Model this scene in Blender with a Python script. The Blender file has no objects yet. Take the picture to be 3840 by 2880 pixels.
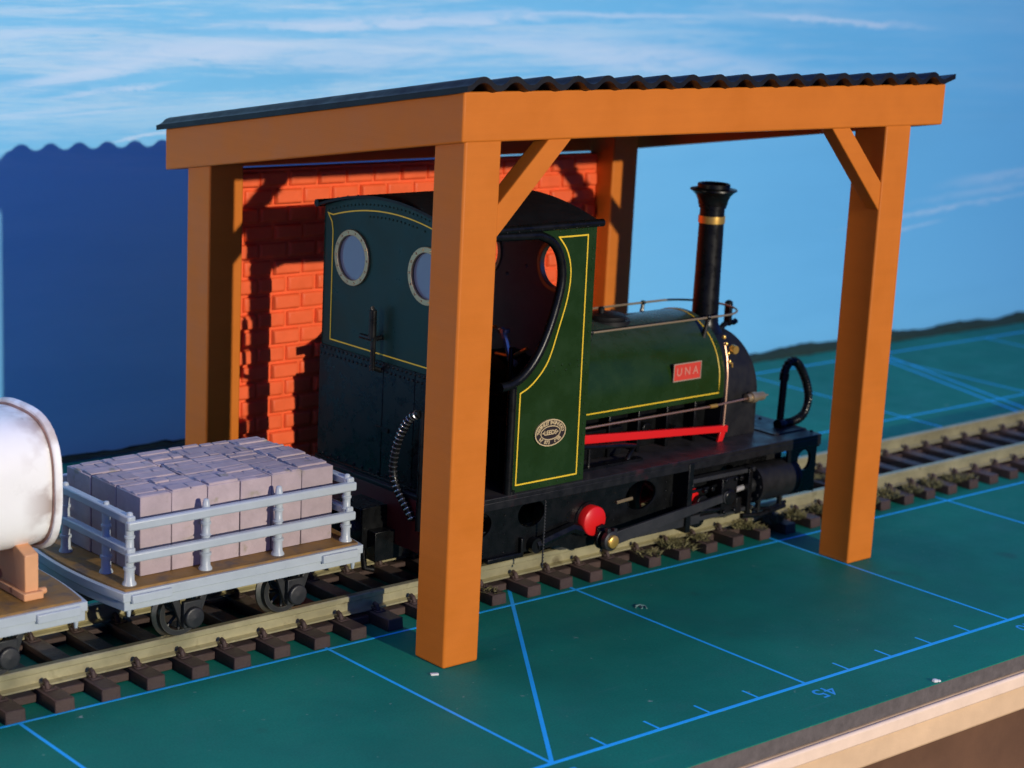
import bpy, bmesh, math, random
from mathutils import Vector, Matrix
random.seed(7)
S = 0.01                       # one millimetre of the model = 0.01 unit
C = bpy.context.scene.collection
PI = math.pi

# ------------------------------------------------------------------ materials
def mat(name, col, rough=0.5, metal=0.0, var=0.0, vscale=0.2, bump=0.0, bscale=2.0, coat=0.0, spec=0.5, streak=0.0,
        specks=None, layer=0.0, dust_sheen=None):
    m = bpy.data.materials.new(name); m.use_nodes = True
    nt = m.node_tree; N = nt.nodes; L = nt.links
    b = N['Principled BSDF']
    b.inputs['Base Color'].default_value = (*col, 1)
    b.inputs['Roughness'].default_value = rough
    b.inputs['Metallic'].default_value = metal
    b.inputs['Specular IOR Level'].default_value = spec
    b.inputs['Coat Weight'].default_value = coat
    tc = N.new('ShaderNodeTexCoord')
    cur = None
    if var > 0:
        n = N.new('ShaderNodeTexNoise'); n.inputs['Scale'].default_value = vscale / S
        n.inputs['Detail'].default_value = 6; n.inputs['Roughness'].default_value = .62
        L.new(tc.outputs['Object'], n.inputs['Vector'])
        r = N.new('ShaderNodeMapRange'); r.inputs[1].default_value = .3; r.inputs[2].default_value = .7
        r.inputs[3].default_value = 1 - var; r.inputs[4].default_value = 1 + var
        L.new(n.outputs['Fac'], r.inputs[0])
        mx = N.new('ShaderNodeMix'); mx.data_type = 'RGBA'; mx.blend_type = 'MULTIPLY'
        mx.inputs[0].default_value = 1; mx.inputs[6].default_value = (*col, 1)
        cb = N.new('ShaderNodeCombineColor')
        for i in range(3): L.new(r.outputs[0], cb.inputs[i])
        L.new(cb.outputs[0], mx.inputs[7]); cur = mx.outputs[2]
        r2 = N.new('ShaderNodeMapRange'); r2.inputs[1].default_value = .3; r2.inputs[2].default_value = .7
        r2.inputs[3].default_value = max(0, rough - .12); r2.inputs[4].default_value = min(1, rough + .12)
        L.new(n.outputs['Fac'], r2.inputs[0]); L.new(r2.outputs[0], b.inputs['Roughness'])
    if streak > 0:                 # faint bands left by the printed layers
        mp = N.new('ShaderNodeMapping'); mp.inputs['Scale'].default_value = (.02 / S, .02 / S, .9 / S)
        L.new(tc.outputs['Object'], mp.inputs[0])
        n = N.new('ShaderNodeTexNoise'); n.inputs['Scale'].default_value = 1; n.inputs['Detail'].default_value = 4
        L.new(mp.outputs[0], n.inputs['Vector'])
        r = N.new('ShaderNodeMapRange'); r.inputs[1].default_value = .35; r.inputs[2].default_value = .65
        r.inputs[3].default_value = 1 - streak; r.inputs[4].default_value = 1 + streak; L.new(n.outputs['Fac'], r.inputs[0])
        mx = N.new('ShaderNodeMix'); mx.data_type = 'RGBA'; mx.blend_type = 'MULTIPLY'; mx.inputs[0].default_value = 1
        L.new(cur, mx.inputs[6]); cb = N.new('ShaderNodeCombineColor')
        for i in range(3): L.new(r.outputs[0], cb.inputs[i])
        L.new(cb.outputs[0], mx.inputs[7]); cur = mx.outputs[2]
    def over(fac, c2):
        nonlocal cur
        mx = N.new('ShaderNodeMix'); mx.data_type = 'RGBA'
        L.new(fac, mx.inputs[0])
        if cur is None: mx.inputs[6].default_value = (*col, 1)
        else: L.new(cur, mx.inputs[6])
        mx.inputs[7].default_value = (*c2, 1); cur = mx.outputs[2]
    if specks:
        sc, lo, hi, c2 = specks
        n = N.new('ShaderNodeTexNoise'); n.inputs['Scale'].default_value = sc / S; n.inputs['Detail'].default_value = 4
        L.new(tc.outputs['Object'], n.inputs['Vector'])
        r = N.new('ShaderNodeMapRange'); r.inputs[1].default_value = lo; r.inputs[2].default_value = hi
        L.new(n.outputs['Fac'], r.inputs[0]); over(r.outputs[0], c2)
    if dust_sheen:                       # settled on faces that look up; on loco green, painted sky sheen
        c2, amt = dust_sheen
        g = N.new('ShaderNodeNewGeometry'); sp = N.new('ShaderNodeSeparateXYZ'); L.new(g.outputs['Normal'], sp.inputs[0])
        n = N.new('ShaderNodeTexNoise'); n.inputs['Scale'].default_value = .5 / S; n.inputs['Detail'].default_value = 8
        n.inputs['Roughness'].default_value = .7
        L.new(tc.outputs['Object'], n.inputs['Vector'])
        r = N.new('ShaderNodeMapRange'); r.inputs[1].default_value = .6; r.inputs[2].default_value = 1
        r.inputs[4].default_value = amt; L.new(sp.outputs[2], r.inputs[0])
        mm = N.new('ShaderNodeMath'); mm.operation = 'MULTIPLY'; L.new(r.outputs[0], mm.inputs[0]); L.new(n.outputs['Fac'], mm.inputs[1])
        over(mm.outputs[0], c2)
    if cur is not None: L.new(cur, b.inputs['Base Color'])
    hs = []
    if bump > 0:
        n = N.new('ShaderNodeTexNoise'); n.inputs['Scale'].default_value = bscale / S; n.inputs['Detail'].default_value = 5
        L.new(tc.outputs['Object'], n.inputs['Vector'])
        bp = N.new('ShaderNodeBump'); bp.inputs['Strength'].default_value = bump; bp.inputs['Distance'].default_value = .15 * S
        L.new(n.outputs['Fac'], bp.inputs['Height']); L.new(bp.outputs[0], b.inputs['Normal']); hs.append(bp)
    if layer > 0:                  # printed layers
        w = N.new('ShaderNodeTexWave'); w.bands_direction = 'Z'; w.inputs['Scale'].default_value = 1.1 / S
        w.inputs['Distortion'].default_value = .6; w.inputs['Detail'].default_value = 1
        L.new(tc.outputs['Object'], w.inputs['Vector'])
        bp = N.new('ShaderNodeBump'); bp.inputs['Strength'].default_value = layer; bp.inputs['Distance'].default_value = .05 * S
        L.new(w.outputs['Fac'], bp.inputs['Height'])
        if hs: L.new(hs[-1].outputs[0], bp.inputs['Normal'])
        L.new(bp.outputs[0], b.inputs['Normal'])
    return m

M = {}
M['orange'] = mat('orange_print', (.60, .168, .016), .55, spec=.25, streak=.018, var=.04, vscale=.15, bump=.12, bscale=3, layer=.12)
M['brick'] = mat('brick_print', (.88, .135, .04), .5, spec=.25, var=.08, vscale=.3, bump=.2, bscale=1.5)
M['roof'] = mat('roof_black', (.008, .009, .012), .5, spec=.25, var=.2, vscale=.3, bump=.15, bscale=2)
M['black'] = mat('loco_black', (.005, .0055, .006), .3, spec=.28, var=.25, vscale=.5, bump=.06, bscale=4)
M['blackdust'] = mat('footplate_black', (.009, .009, .010), .42, spec=.3, var=.25, vscale=.5, bump=.1, bscale=4,
                     dust_sheen=((.10, .09, .095), .6), specks=(.12, .62, .72, (.07, .014, .02)))
M['smoke'] = mat('smokebox_black', (.011, .011, .0115), .5, spec=.3, var=.2, vscale=.5, bump=.08, bscale=4)
M['green'] = mat('loco_green', (.013, .036, .008), .27, var=.14, vscale=.25, spec=.3, bump=.03, bscale=3, dust_sheen=((.10, .13, .16), .6))  # blue-grey tint on top faces paints the sky's reflection
M['cabrear'] = mat('cab_rear_green', (.007, .027, .022), .38, spec=.28, var=.12, vscale=.25, bump=.05, bscale=3)
M['cabin'] = mat('cab_inside_brown', (.36, .24, .17), .6, var=.15)
M['yellow'] = mat('lining_yellow', (.85, .56, .03), .45)
M['red'] = mat('loco_red', (.72, .012, .012), .35, bump=.05)
M['darkred'] = mat('beam_red', (.13, .006, .007), .4)
M['brass'] = mat('brass', (.88, .54, .13), .3, metal=.75)
M['brassdull'] = mat('dull_brass', (.50, .38, .22), .42, metal=.7)
M['copper'] = mat('copper', (.62, .38, .26), .4, metal=.9)
M['plate_brass'] = mat('plate_brass', (.74, .56, .30), .4, metal=.25)
M['steel'] = mat('bright_steel', (.78, .76, .72), .25, metal=.6)
M['glass'] = mat('window_glazing', (.14, .16, .24), .12, spec=.8)  # blue-grey body colour stands in for sky reflected in the panes
M['plate_red'] = mat('plate_red', (.62, .05, .03), .45)
M['plate_edge'] = mat('plate_edge', (.5, .36, .26), .4, metal=.4)
M['plate_dark'] = mat('plate_dark', (.02, .012, .012), .45)
M['rail'] = mat('rail_metal', (.44, .40, .235), .4, metal=.5, var=.16, vscale=.15, specks=(.3, .6, .75, (.2, .17, .09)))
M['sleeper'] = mat('sleeper_brown', (.052, .030, .025), .6, var=.3, vscale=.6, bump=.5, bscale=2.5, dust_sheen=((.15, .12, .105), .4))
M['grey'] = mat('wagon_grey', (.43, .485, .52), .38, var=.05, vscale=.3, bump=.08, bscale=2)
M['deck'] = mat('deck_brown', (.27, .145, .035), .6, var=.2, vscale=.5, bump=.4, bscale=1.5, specks=(.35, .5, .7, (.13, .09, .06)))
M['stone'] = mat('stone_grey_pink', (.43, .345, .36), .8, var=.12, vscale=.4, bump=.5, bscale=1.2, specks=(.35, .64, .74, (.3, .26, .2)))
M['wheel'] = mat('wheel_black', (.018, .019, .021), .5, var=.2, bump=.2)
M['tread'] = mat('wheel_tread', (.16, .155, .14), .4, metal=.9, var=.3)
M['tank'] = mat('tank_white', (.95, .94, .91), .35, var=.02, vscale=.15, bump=.05, specks=(.08, .62, .9, (.70, .6, .52)))
M['rim'] = mat('tank_rim_white', (.92, .91, .88), .4, var=.05)
M['rust'] = mat('rust_stain', (.30, .17, .13), .6, var=.4, vscale=.6)
M['saddle'] = mat('saddle_orange', (.72, .36, .17), .5, var=.08, specks=(.3, .6, .64, (.3, .06, .03)))
M['wood'] = mat('mdf_edge', (.72, .50, .30), .75, var=.1, vscale=.12, bump=.3, bscale=1)
M['woodpale'] = mat('mdf_cream', (.86, .66, .5), .75, var=.06, vscale=.25, bump=.3, bscale=1)
M['woodshaded'] = mat('shaded_board', (.13, .062, .03), .7, var=.25, vscale=.05, bump=.3, bscale=.5)  # shade on the lower wood front is put into this dark brown
M['matside'] = mat('mat_side_grey', (.11, .095, .09), .85, var=.3, vscale=.5, bump=.5, bscale=1.5)
M['line'] = mat('mat_line_blue', (.01, .46, 1.0), .5, var=.08, vscale=.5)
M['linefaint'] = mat('mat_tick_blue', (.02, .36, .80), .5)
M['felt'] = mat('scenic_strip_green', (.012, .035, .022), .95, var=.4, vscale=.6, bump=.8, bscale=1)
M['grass'] = mat('dry_grass', (.16, .145, .06), .8, var=.35, vscale=.8)
M['scrap'] = mat('white_scrap', (.7, .7, .68), .6)

def retint(m, lo, hi):
    nt = m.node_tree; b = nt.nodes['Principled BSDF']; src = b.inputs['Base Color'].links[0].from_socket
    oi = nt.nodes.new('ShaderNodeObjectInfo'); r = nt.nodes.new('ShaderNodeMapRange'); r.inputs[3].default_value = lo; r.inputs[4].default_value = hi
    h = nt.nodes.new('ShaderNodeHueSaturation'); nt.links.new(oi.outputs['Random'], r.inputs[0]); nt.links.new(r.outputs[0], h.inputs['Value'])
    nt.links.new(src, h.inputs['Color']); nt.links.new(h.outputs[0], b.inputs['Base Color'])
retint(M['stone'], .88, 1.08); retint(M['sleeper'], .8, 1.2)
def rimstain(m, xa, xb, col):
    nt = m.node_tree; N = nt.nodes; L = nt.links; b = N['Principled BSDF']; src = b.inputs['Base Color'].links[0].from_socket
    tc = N.new('ShaderNodeTexCoord'); sp = N.new('ShaderNodeSeparateXYZ'); L.new(tc.outputs['Object'], sp.inputs[0])
    r = N.new('ShaderNodeMapRange'); r.inputs[1].default_value = xa * S; r.inputs[2].default_value = xb * S; L.new(sp.outputs[0], r.inputs[0])
    n = N.new('ShaderNodeTexNoise'); n.inputs['Scale'].default_value = .25 / S; n.inputs['Detail'].default_value = 6; L.new(tc.outputs['Object'], n.inputs['Vector'])
    r2 = N.new('ShaderNodeMapRange'); r2.inputs[1].default_value = .42; r2.inputs[2].default_value = .62; L.new(n.outputs['Fac'], r2.inputs[0])
    mm = N.new('ShaderNodeMath'); mm.operation = 'MULTIPLY'; L.new(r.outputs[0], mm.inputs[0]); L.new(r2.outputs[0], mm.inputs[1])
    mx = N.new('ShaderNodeMix'); mx.data_type = 'RGBA'; L.new(mm.outputs[0], mx.inputs[0]); L.new(src, mx.inputs[6]); mx.inputs[7].default_value = (*col, 1)
    L.new(mx.outputs[2], b.inputs['Base Color'])
rimstain(M['tank'], 13.0, 17.8, (.42, .33, .29)); rimstain(M['rim'], 0, 5, (.62, .54, .48))

def matte_mat():
    m = bpy.data.materials.new('mat_green'); m.use_nodes = True
    nt = m.node_tree; N = nt.nodes; L = nt.links; b = N['Principled BSDF']
    tc = N.new('ShaderNodeTexCoord')
    def noise(sc, det=6, ro=.6):
        n = N.new('ShaderNodeTexNoise'); n.inputs['Scale'].default_value = sc / S; n.inputs['Detail'].default_value = det
        n.inputs['Roughness'].default_value = ro; L.new(tc.outputs['Object'], n.inputs['Vector']); return n
    def rng(src, a, c, lo, hi):
        r = N.new('ShaderNodeMapRange'); r.inputs[1].default_value = a; r.inputs[2].default_value = c
        r.inputs[3].default_value = lo; r.inputs[4].default_value = hi; L.new(src, r.inputs[0]); return r.outputs[0]
    def mix(fac, a, c2):
        mx = N.new('ShaderNodeMix'); mx.data_type = 'RGBA'; L.new(fac, mx.inputs[0])
        if isinstance(a, tuple): mx.inputs[6].default_value = (*a, 1)
        else: L.new(a, mx.inputs[6])
        mx.inputs[7].default_value = (*c2, 1); return mx.outputs[2]
    c = mix(rng(noise(.03, 5).outputs[0], .35, .65, 0, 1), (.004, .17, .118), (.006, .205, .14))
    c = mix(rng(noise(.09, 8, .75).outputs[0], .52, .8, 0, .5), c, (.03, .17, .15))       # rubbed haze
    mp = N.new('ShaderNodeMapping'); mp.inputs['Scale'].default_value = (.04 / S, .9 / S, 1); mp.inputs['Rotation'].default_value = (0, 0, .6)
    L.new(tc.outputs['Object'], mp.inputs[0]); ns = N.new('ShaderNodeTexNoise'); ns.inputs['Scale'].default_value = 1; ns.inputs['Detail'].default_value = 3
    L.new(mp.outputs[0], ns.inputs['Vector']); c = mix(rng(ns.outputs[0], .66, .76, 0, .35), c, (.06, .2, .18))   # knife scratches
    c = mix(rng(noise(.02, 4, .7).outputs[0], .45, .7, 0, .5), c, (.006, .10, .085))
    c = mix(rng(noise(.35, 3).outputs[0], .70, .76, 0, .75), c, (.35, .42, .38))          # pale flecks
    c = mix(rng(noise(.9, 2).outputs[0], .73, .77, 0, .5), c, (.3, .38, .34))
    c = mix(rng(noise(.07, 2).outputs[0], .68, .76, 0, .5), c, (.02, .07, .06))           # dark scuffs
    g_ = rng(noise(3.0, 2).outputs[0], .35, .65, .9, 1.1); hs_ = N.new('ShaderNodeHueSaturation'); L.new(g_, hs_.inputs['Value']); L.new(c, hs_.inputs['Color']); c = hs_.outputs[0]
    L.new(c, b.inputs['Base Color'])
    L.new(rng(noise(.1, 8, .7).outputs[0], .3, .7, .5, .72), b.inputs['Roughness'])
    b.inputs['Specular IOR Level'].default_value = .2
    bp = N.new('ShaderNodeBump'); bp.inputs['Strength'].default_value = .25; bp.inputs['Distance'].default_value = .1 * S
    L.new(noise(2.5, 4).outputs[0], bp.inputs['Height']); L.new(bp.outputs[0], b.inputs['Normal'])
    return m
M['mat'] = matte_mat()

def sky_mat():
    m = bpy.data.materials.new('painted_sky'); m.use_nodes = True
    nt = m.node_tree; N = nt.nodes; L = nt.links; b = N['Principled BSDF']
    b.inputs['Roughness'].default_value = .85; b.inputs['Specular IOR Level'].default_value = .2
    tc = N.new('ShaderNodeTexCoord'); sep = N.new('ShaderNodeSeparateXYZ'); L.new(tc.outputs['Object'], sep.inputs[0])
    def math_(op, a, c=None):
        n = N.new('ShaderNodeMath'); n.operation = op
        for i, v in enumerate((a, c)):
            if v is None: continue
            if isinstance(v, (int, float)): n.inputs[i].default_value = v
            else: L.new(v, n.inputs[i])
        return n.outputs[0]
    def rng(src, a, c, lo, hi, smooth=True):
        r = N.new('ShaderNodeMapRange'); r.inputs[1].default_value = a; r.inputs[2].default_value = c
        r.inputs[3].default_value = lo; r.inputs[4].default_value = hi
        if smooth: r.interpolation_type = 'SMOOTHSTEP'
        L.new(src, r.inputs[0]); return r.outputs[0]
    X = math_('DIVIDE', sep.outputs[0], S); Z = math_('DIVIDE', sep.outputs[2], S)   # millimetres
    def noise(sx, sz, det=8, ro=.6, dist=0., off=0.):
        mp = N.new('ShaderNodeMapping'); mp.inputs['Scale'].default_value = (sx / S, 1, sz / S)
        mp.inputs['Rotation'].default_value = (0, math.radians(-4), 0); mp.inputs['Location'].default_value = (off, 0, off * .7)
        L.new(tc.outputs['Object'], mp.inputs[0])
        n = N.new('ShaderNodeTexNoise'); n.inputs['Scale'].default_value = 1; n.inputs['Detail'].default_value = det
        n.inputs['Roughness'].default_value = ro; n.inputs['Distortion'].default_value = dist
        L.new(mp.outputs[0], n.inputs['Vector']); return n.outputs['Fac']
    def mix(fac, a, c2):
        mx = N.new('ShaderNodeMix'); mx.data_type = 'RGBA'
        if isinstance(fac, float): mx.inputs[0].default_value = fac
        else: L.new(fac, mx.inputs[0])
        if isinstance(a, tuple): mx.inputs[6].default_value = (*a, 1)
        else: L.new(a, mx.inputs[6])
        mx.inputs[7].default_value = (*c2, 1); return mx.outputs[2]
    # blue paint: greener on the left, deeper to the right and up
    c = mix(rng(X, 40, 330, 0, 1), (.225, .62, .94), (.155, .54, .90))
    c = mix(rng(Z, 45, 5, 0, .6), c, (.19, .60, .95))
    c = mix(rng(noise(.012, .06, 6), .4, .7, 0, .45), c, (.14, .50, .84))
    # brushed veil of thin cloud, stronger on the left and high up
    veil = rng(noise(.010, .14, 12, .74, .6), .44, .63, 0, 1)
    where = math_('MULTIPLY', rng(X, 330, 120, .12, .85), rng(Z, 52, 78, .03, 1))
    c = mix(math_('MULTIPLY', veil, where), c, (.50, .76, .96))
    fine = rng(noise(.03, .6, 8, .7, .4, 3.), .48, .68, 0, .75)
    c = mix(math_('MULTIPLY', fine, where), c, (.54, .76, .95))
    # separate brush strokes: centre x, z, half length, half height, tilt, strength
    w = noise(.05, .3, 8, .7, .8, 7.)
    for (x0, z0, lx, lz, tl, st) in ((72, 75.0, 24, 2.2, .15, .9), (92, 79.5, 30, 3.2, .05, .75), (125, 79, 50, 4.0, -.03, .6), (62, 83, 18, 1.5, .05, .5), (60, 68, 14, 1.0, .1, .4),
            (78, 72.0, 16, .8, .10, .8), (150, 86, 60, 1.6, .03, .8), (225, 78, 55, 4.2, -.06, .7), (170, 82, 50, 3.0, .02, .5), (290, 87.5, 45, 1.3, -.04, .8),
            (86, 63.3, 9, .5, .12, .9), (345, 35.5, 50, .9, .07, .55), (372, 44, 34, 2.2, .05, .35), (365, 40, 40, 1.5, .06, .3), (330, 31, 18, .5, .1, .5),
            (200, 88, 60, 1.0, 0, .6), (75, 68, 18, .4, .05, .45)):
        dx = math_('DIVIDE', math_('SUBTRACT', X, x0), lx)
        zz = math_('SUBTRACT', math_('SUBTRACT', Z, z0), math_('MULTIPLY', math_('SUBTRACT', X, x0), tl))
        dz = math_('DIVIDE', math_('ADD', zz, math_('MULTIPLY', math_('SUBTRACT', w, .5), 5.0 * min(1, lz))), lz)
        d = math_('SQRT', math_('ADD', math_('MULTIPLY', dx, dx), math_('MULTIPLY', dz, dz)))
        f = math_('MULTIPLY', rng(d, 1.15, .25, 0, st), rng(w, .3, .6, .35, 1))
        c = mix(f, c, (.60, .79, .99))
    L.new(c, b.inputs['Base Color'])
    return m
M['sky'] = sky_mat()

# ------------------------------------------------------------------ objects
YAW = .012
TRK = Matrix.Translation((0, 65.1 * S, 0)) @ Matrix.Rotation(YAW, 4, 'Z')
ORG = {}
def tag(o, label, cat, group=None, kind=None):
    if label: o['label'] = label
    if cat: o['category'] = cat
    if group: o['group'] = group
    if kind: o['kind'] = kind
def empty(name, org, label, cat, track=True, group=None):
    o = bpy.data.objects.new(name, None); C.objects.link(o); o.empty_display_size = .1
    o.matrix_world = (TRK if track else Matrix()) @ Matrix.Translation([c * S for c in org])
    ORG[o.name] = Vector(org); tag(o, label, cat, group); return o

class MB:
    """collects shapes in millimetres and links them as one mesh"""
    def __init__(s): s.bm = bmesh.new()
    def box(s, x0, x1, y0, y1, z0, z1):
        v = [s.bm.verts.new(p) for p in ((x0,y0,z0),(x1,y0,z0),(x1,y1,z0),(x0,y1,z0),(x0,y0,z1),(x1,y0,z1),(x1,y1,z1),(x0,y1,z1))]
        for f in ((0,3,2,1),(4,5,6,7),(0,1,5,4),(1,2,6,5),(2,3,7,6),(3,0,4,7)): s.bm.faces.new([v[i] for i in f])
        return s
    def hexa(s, pts):
        v = [s.bm.verts.new(p) for p in pts]
        for f in ((0,3,2,1),(4,5,6,7),(0,1,5,4),(1,2,6,5),(2,3,7,6),(3,0,4,7)): s.bm.faces.new([v[i] for i in f])
        return s
    def lathe(s, prof, c, axis='z', n=32, close=False):
        """prof = [(radius, height)], around an axis through c"""
        rings = []
        for r, h in prof:
            ring = []
            for i in range(n):
                a = 2 * PI * i / n; p, q = r * math.cos(a), r * math.sin(a)
                co = {'z': (c[0]+p, c[1]+q, c[2]+h), 'y': (c[0]+p, c[1]+h, c[2]+q), 'x': (c[0]+h, c[1]+p, c[2]+q)}[axis]
                ring.append(s.bm.verts.new(co))
            rings.append(ring)
        for a, b in zip(rings, rings[1:]):
            for i in range(n): s.bm.faces.new((a[i], a[(i+1) % n], b[(i+1) % n], b[i]))
        if close:
            a, b = rings[-1], rings[0]
            for i in range(n): s.bm.faces.new((a[i], a[(i+1) % n], b[(i+1) % n], b[i]))
        else:
            s.bm.faces.new(rings[0]); s.bm.faces.new(rings[-1])
        return s
    def cyl(s, p0, p1, r, n=16, r1=None):
        return s.tube([p0, p1], r, n, r1=r1)
    def tube(s, path, r, n=10, closed=False, r1=None, cap=True):
        P = [Vector(p) for p in path]; rings = []; up = Vector((0, 0, 1)); prev = None
        for i, p in enumerate(P):
            if closed: t = P[(i+1) % len(P)] - P[i-1]
            else: t = P[min(i+1, len(P)-1)] - P[max(i-1, 0)]
            t.normalize()
            if prev is None:
                a = t.orthogonal().normalized()
            else:
                a = (prev - t * prev.dot(t)); a.normalize()
            prev = a; b = t.cross(a)
            rr = r(i / max(1, len(P)-1)) if callable(r) else (r if r1 is None else r + (r1 - r) * i / (len(P)-1))
            rings.append([s.bm.verts.new(p + (a * math.cos(2*PI*k/n) + b * math.sin(2*PI*k/n)) * rr) for k in range(n)])
        pr = list(zip(rings, rings[1:])) + ([(rings[-1], rings[0])] if closed else [])
        for a, b in pr:
            for k in range(n): s.bm.faces.new((a[k], a[(k+1) % n], b[(k+1) % n], b[k]))
        if not closed and cap: s.bm.faces.new(rings[0]); s.bm.faces.new(rings[-1])
        return s
    def plate(s, outer, d0, d1, axis='y', holes=()):
        """flat outline (2-D points) with holes, between d0 and d1 along axis: y -> (u,z), x -> (v,z), z -> (x,y)"""
        def co(p, d): return {'y': (p[0], d, p[1]), 'x': (d, p[0], p[1]), 'z': (p[0], p[1], d)}[axis]
        b = bmesh.new(); loops = []
        for lp in [outer] + list(holes):
            vs = [b.verts.new(co(p, d0)) for p in lp]; loops.append(vs)
            for i in range(len(vs)): b.edges.new((vs[i], vs[(i+1) % len(vs)]))
        bmesh.ops.triangle_fill(b, use_beauty=True, use_dissolve=False, edges=list(b.edges))
        off = Vector(co((0, 0), d1)) - Vector(co((0, 0), d0))
        b.verts.index_update()
        vm = {v: s.bm.verts.new(v.co) for v in b.verts}; vn = {v: s.bm.verts.new(v.co + off) for v in b.verts}
        for f in b.faces:
            s.bm.faces.new([vm[v] for v in f.verts]); s.bm.faces.new([vn[v] for v in reversed(f.verts)])
        for vs in loops:
            for i in range(len(vs)):
                p, q = vs[i], vs[(i+1) % len(vs)]; s.bm.faces.new((vm[p], vm[q], vn[q], vn[p]))
        b.free(); return s
    def ribbon(s, path, w, d0, d1, axis='y', closed=False):
        P = [Vector(p) for p in path]; n = len(P); Lf, Rt = [], []
        for i in range(n):
            a = P[i] - P[i-1] if (i > 0 or closed) else P[1] - P[0]
            b = P[(i+1) % n] - P[i] if (i < n-1 or closed) else P[i] - P[i-1]
            a.normalize(); b.normalize(); na = Vector((-a.y, a.x)); nb = Vector((-b.y, b.x))
            m = (na + nb); m.normalize(); k = w / 2 / max(.35, m.dot(nb))
            Lf.append(P[i] + m * k); Rt.append(P[i] - m * k)
        if closed:
            return s.plate([tuple(p) for p in Lf], d0, d1, axis, [[tuple(p) for p in Rt]])
        return s.plate([tuple(p) for p in Lf] + [tuple(p) for p in reversed(Rt)], d0, d1, axis)
    def dome(s, p, r, nrm):
        """small rivet head"""
        n = 6; N_ = Vector(nrm).normalized(); a = N_.orthogonal().normalized(); b = N_.cross(a); p = Vector(p)
        r0 = [s.bm.verts.new(p + (a*math.cos(2*PI*k/n)+b*math.sin(2*PI*k/n))*r) for k in range(n)]
        r1 = [s.bm.verts.new(p + (a*math.cos(2*PI*k/n)+b*math.sin(2*PI*k/n))*r*.7 + N_*r*.55) for k in range(n)]
        t = s.bm.verts.new(p + N_*r*.85)
        for k in range(n):
            s.bm.faces.new((r0[k], r0[(k+1)%n], r1[(k+1)%n], r1[k])); s.bm.faces.new((r1[k], r1[(k+1)%n], t))
        return s
    def build(s, name, m, parent=None, bevel=0.0, seg=2, smooth=40, track=False, label=None):
        bm = s.bm
        org = ORG[parent.name] if parent else Vector((0, 0, 0))
        for v in bm.verts: v.co = (v.co - org) * S
        bmesh.ops.recalc_face_normals(bm, faces=bm.faces)
        me = bpy.data.meshes.new(name); bm.to_mesh(me); bm.free()
        for p in me.polygons: p.use_smooth = True
        me.set_sharp_from_angle(angle=math.radians(smooth))
        ms = m if isinstance(m, (list, tuple)) else [m]
        for x in ms: me.materials.append(x)
        o = bpy.data.objects.new(name, me); C.objects.link(o)
        if parent: o.parent = parent; ORG[o.name] = org
        else:
            if track: o.matrix_world = TRK
            ORG[o.name] = org
        if label: o['label'] = label
        if bevel > 0:
            md = o.modifiers.new('bevel', 'BEVEL'); md.width = bevel * S; md.segments = seg
            md.limit_method = 'ANGLE'; md.angle_limit = math.radians(35); md.harden_normals = False
        return o

def circ(c, r, n=32, ry=None, a0=0):
    ry = ry or r
    return [(c[0] + r*math.cos(a0+2*PI*i/n), c[1] + ry*math.sin(a0+2*PI*i/n)) for i in range(n)]
def spline(pts, n=6):
    """Catmull-Rom through the points"""
    P = [Vector(p) for p in pts]; out = []
    for i in range(len(P)-1):
        p0, p1, p2, p3 = P[max(i-1, 0)], P[i], P[i+1], P[min(i+2, len(P)-1)]
        for k in range(n):
            t = k / n
            out.append(.5*((2*p1) + (-p0+p2)*t + (2*p0-5*p1+4*p2-p3)*t*t + (-p0+3*p1-3*p2+p3)*t**3))
    out.append(P[-1]); return [tuple(p) for p in out]
def text_mesh(name, body, size, m, parent, matrix, ext=.04, bold=0.0, align='CENTER'):
    cu = bpy.data.curves.new(name, 'FONT'); cu.body = body; cu.size = size * S; cu.extrude = ext * S; cu.offset = bold * S
    cu.align_x = align; cu.align_y = 'CENTER'
    t = bpy.data.objects.new('tmp', cu); C.objects.link(t)
    bpy.context.view_layer.update()
    me = bpy.data.meshes.new_from_object(t.evaluated_get(bpy.context.evaluated_depsgraph_get()))
    bpy.data.objects.remove(t); me.name = name
    o = bpy.data.objects.new(name, me); C.objects.link(o); me.materials.clear(); me.materials.append(m)
    org = ORG[parent.name]; o.parent = parent; ORG[o.name] = org
    o.matrix_local = Matrix.Translation([-c * S for c in org]) @ matrix
    return o
def join_into(name, objs, m, parent):
    bpy.context.view_layer.update()
    bm = bmesh.new()
    for o in objs:
        n0 = len(bm.verts); bm.from_mesh(o.data); bm.verts.ensure_lookup_table()
        for v in bm.verts[n0:]: v.co = o.matrix_local @ v.co
    me = bpy.data.meshes.new(name); bm.to_mesh(me); bm.free(); me.materials.append(m)
    for o in objs: bpy.data.objects.remove(o)
    o = bpy.data.objects.new(name, me); C.objects.link(o); o.parent = parent; ORG[o.name] = ORG[parent.name]; return o

# ------------------------------------------------------------------ setting: sky backdrop, baseboard, mat
o = MB().box(-150, 620, 164, 168, -6, 150).build('sky', M['sky'])
tag(o, 'painted blue sky backdrop with brushed white cloud streaks behind the shelter', None, kind='structure')

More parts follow.
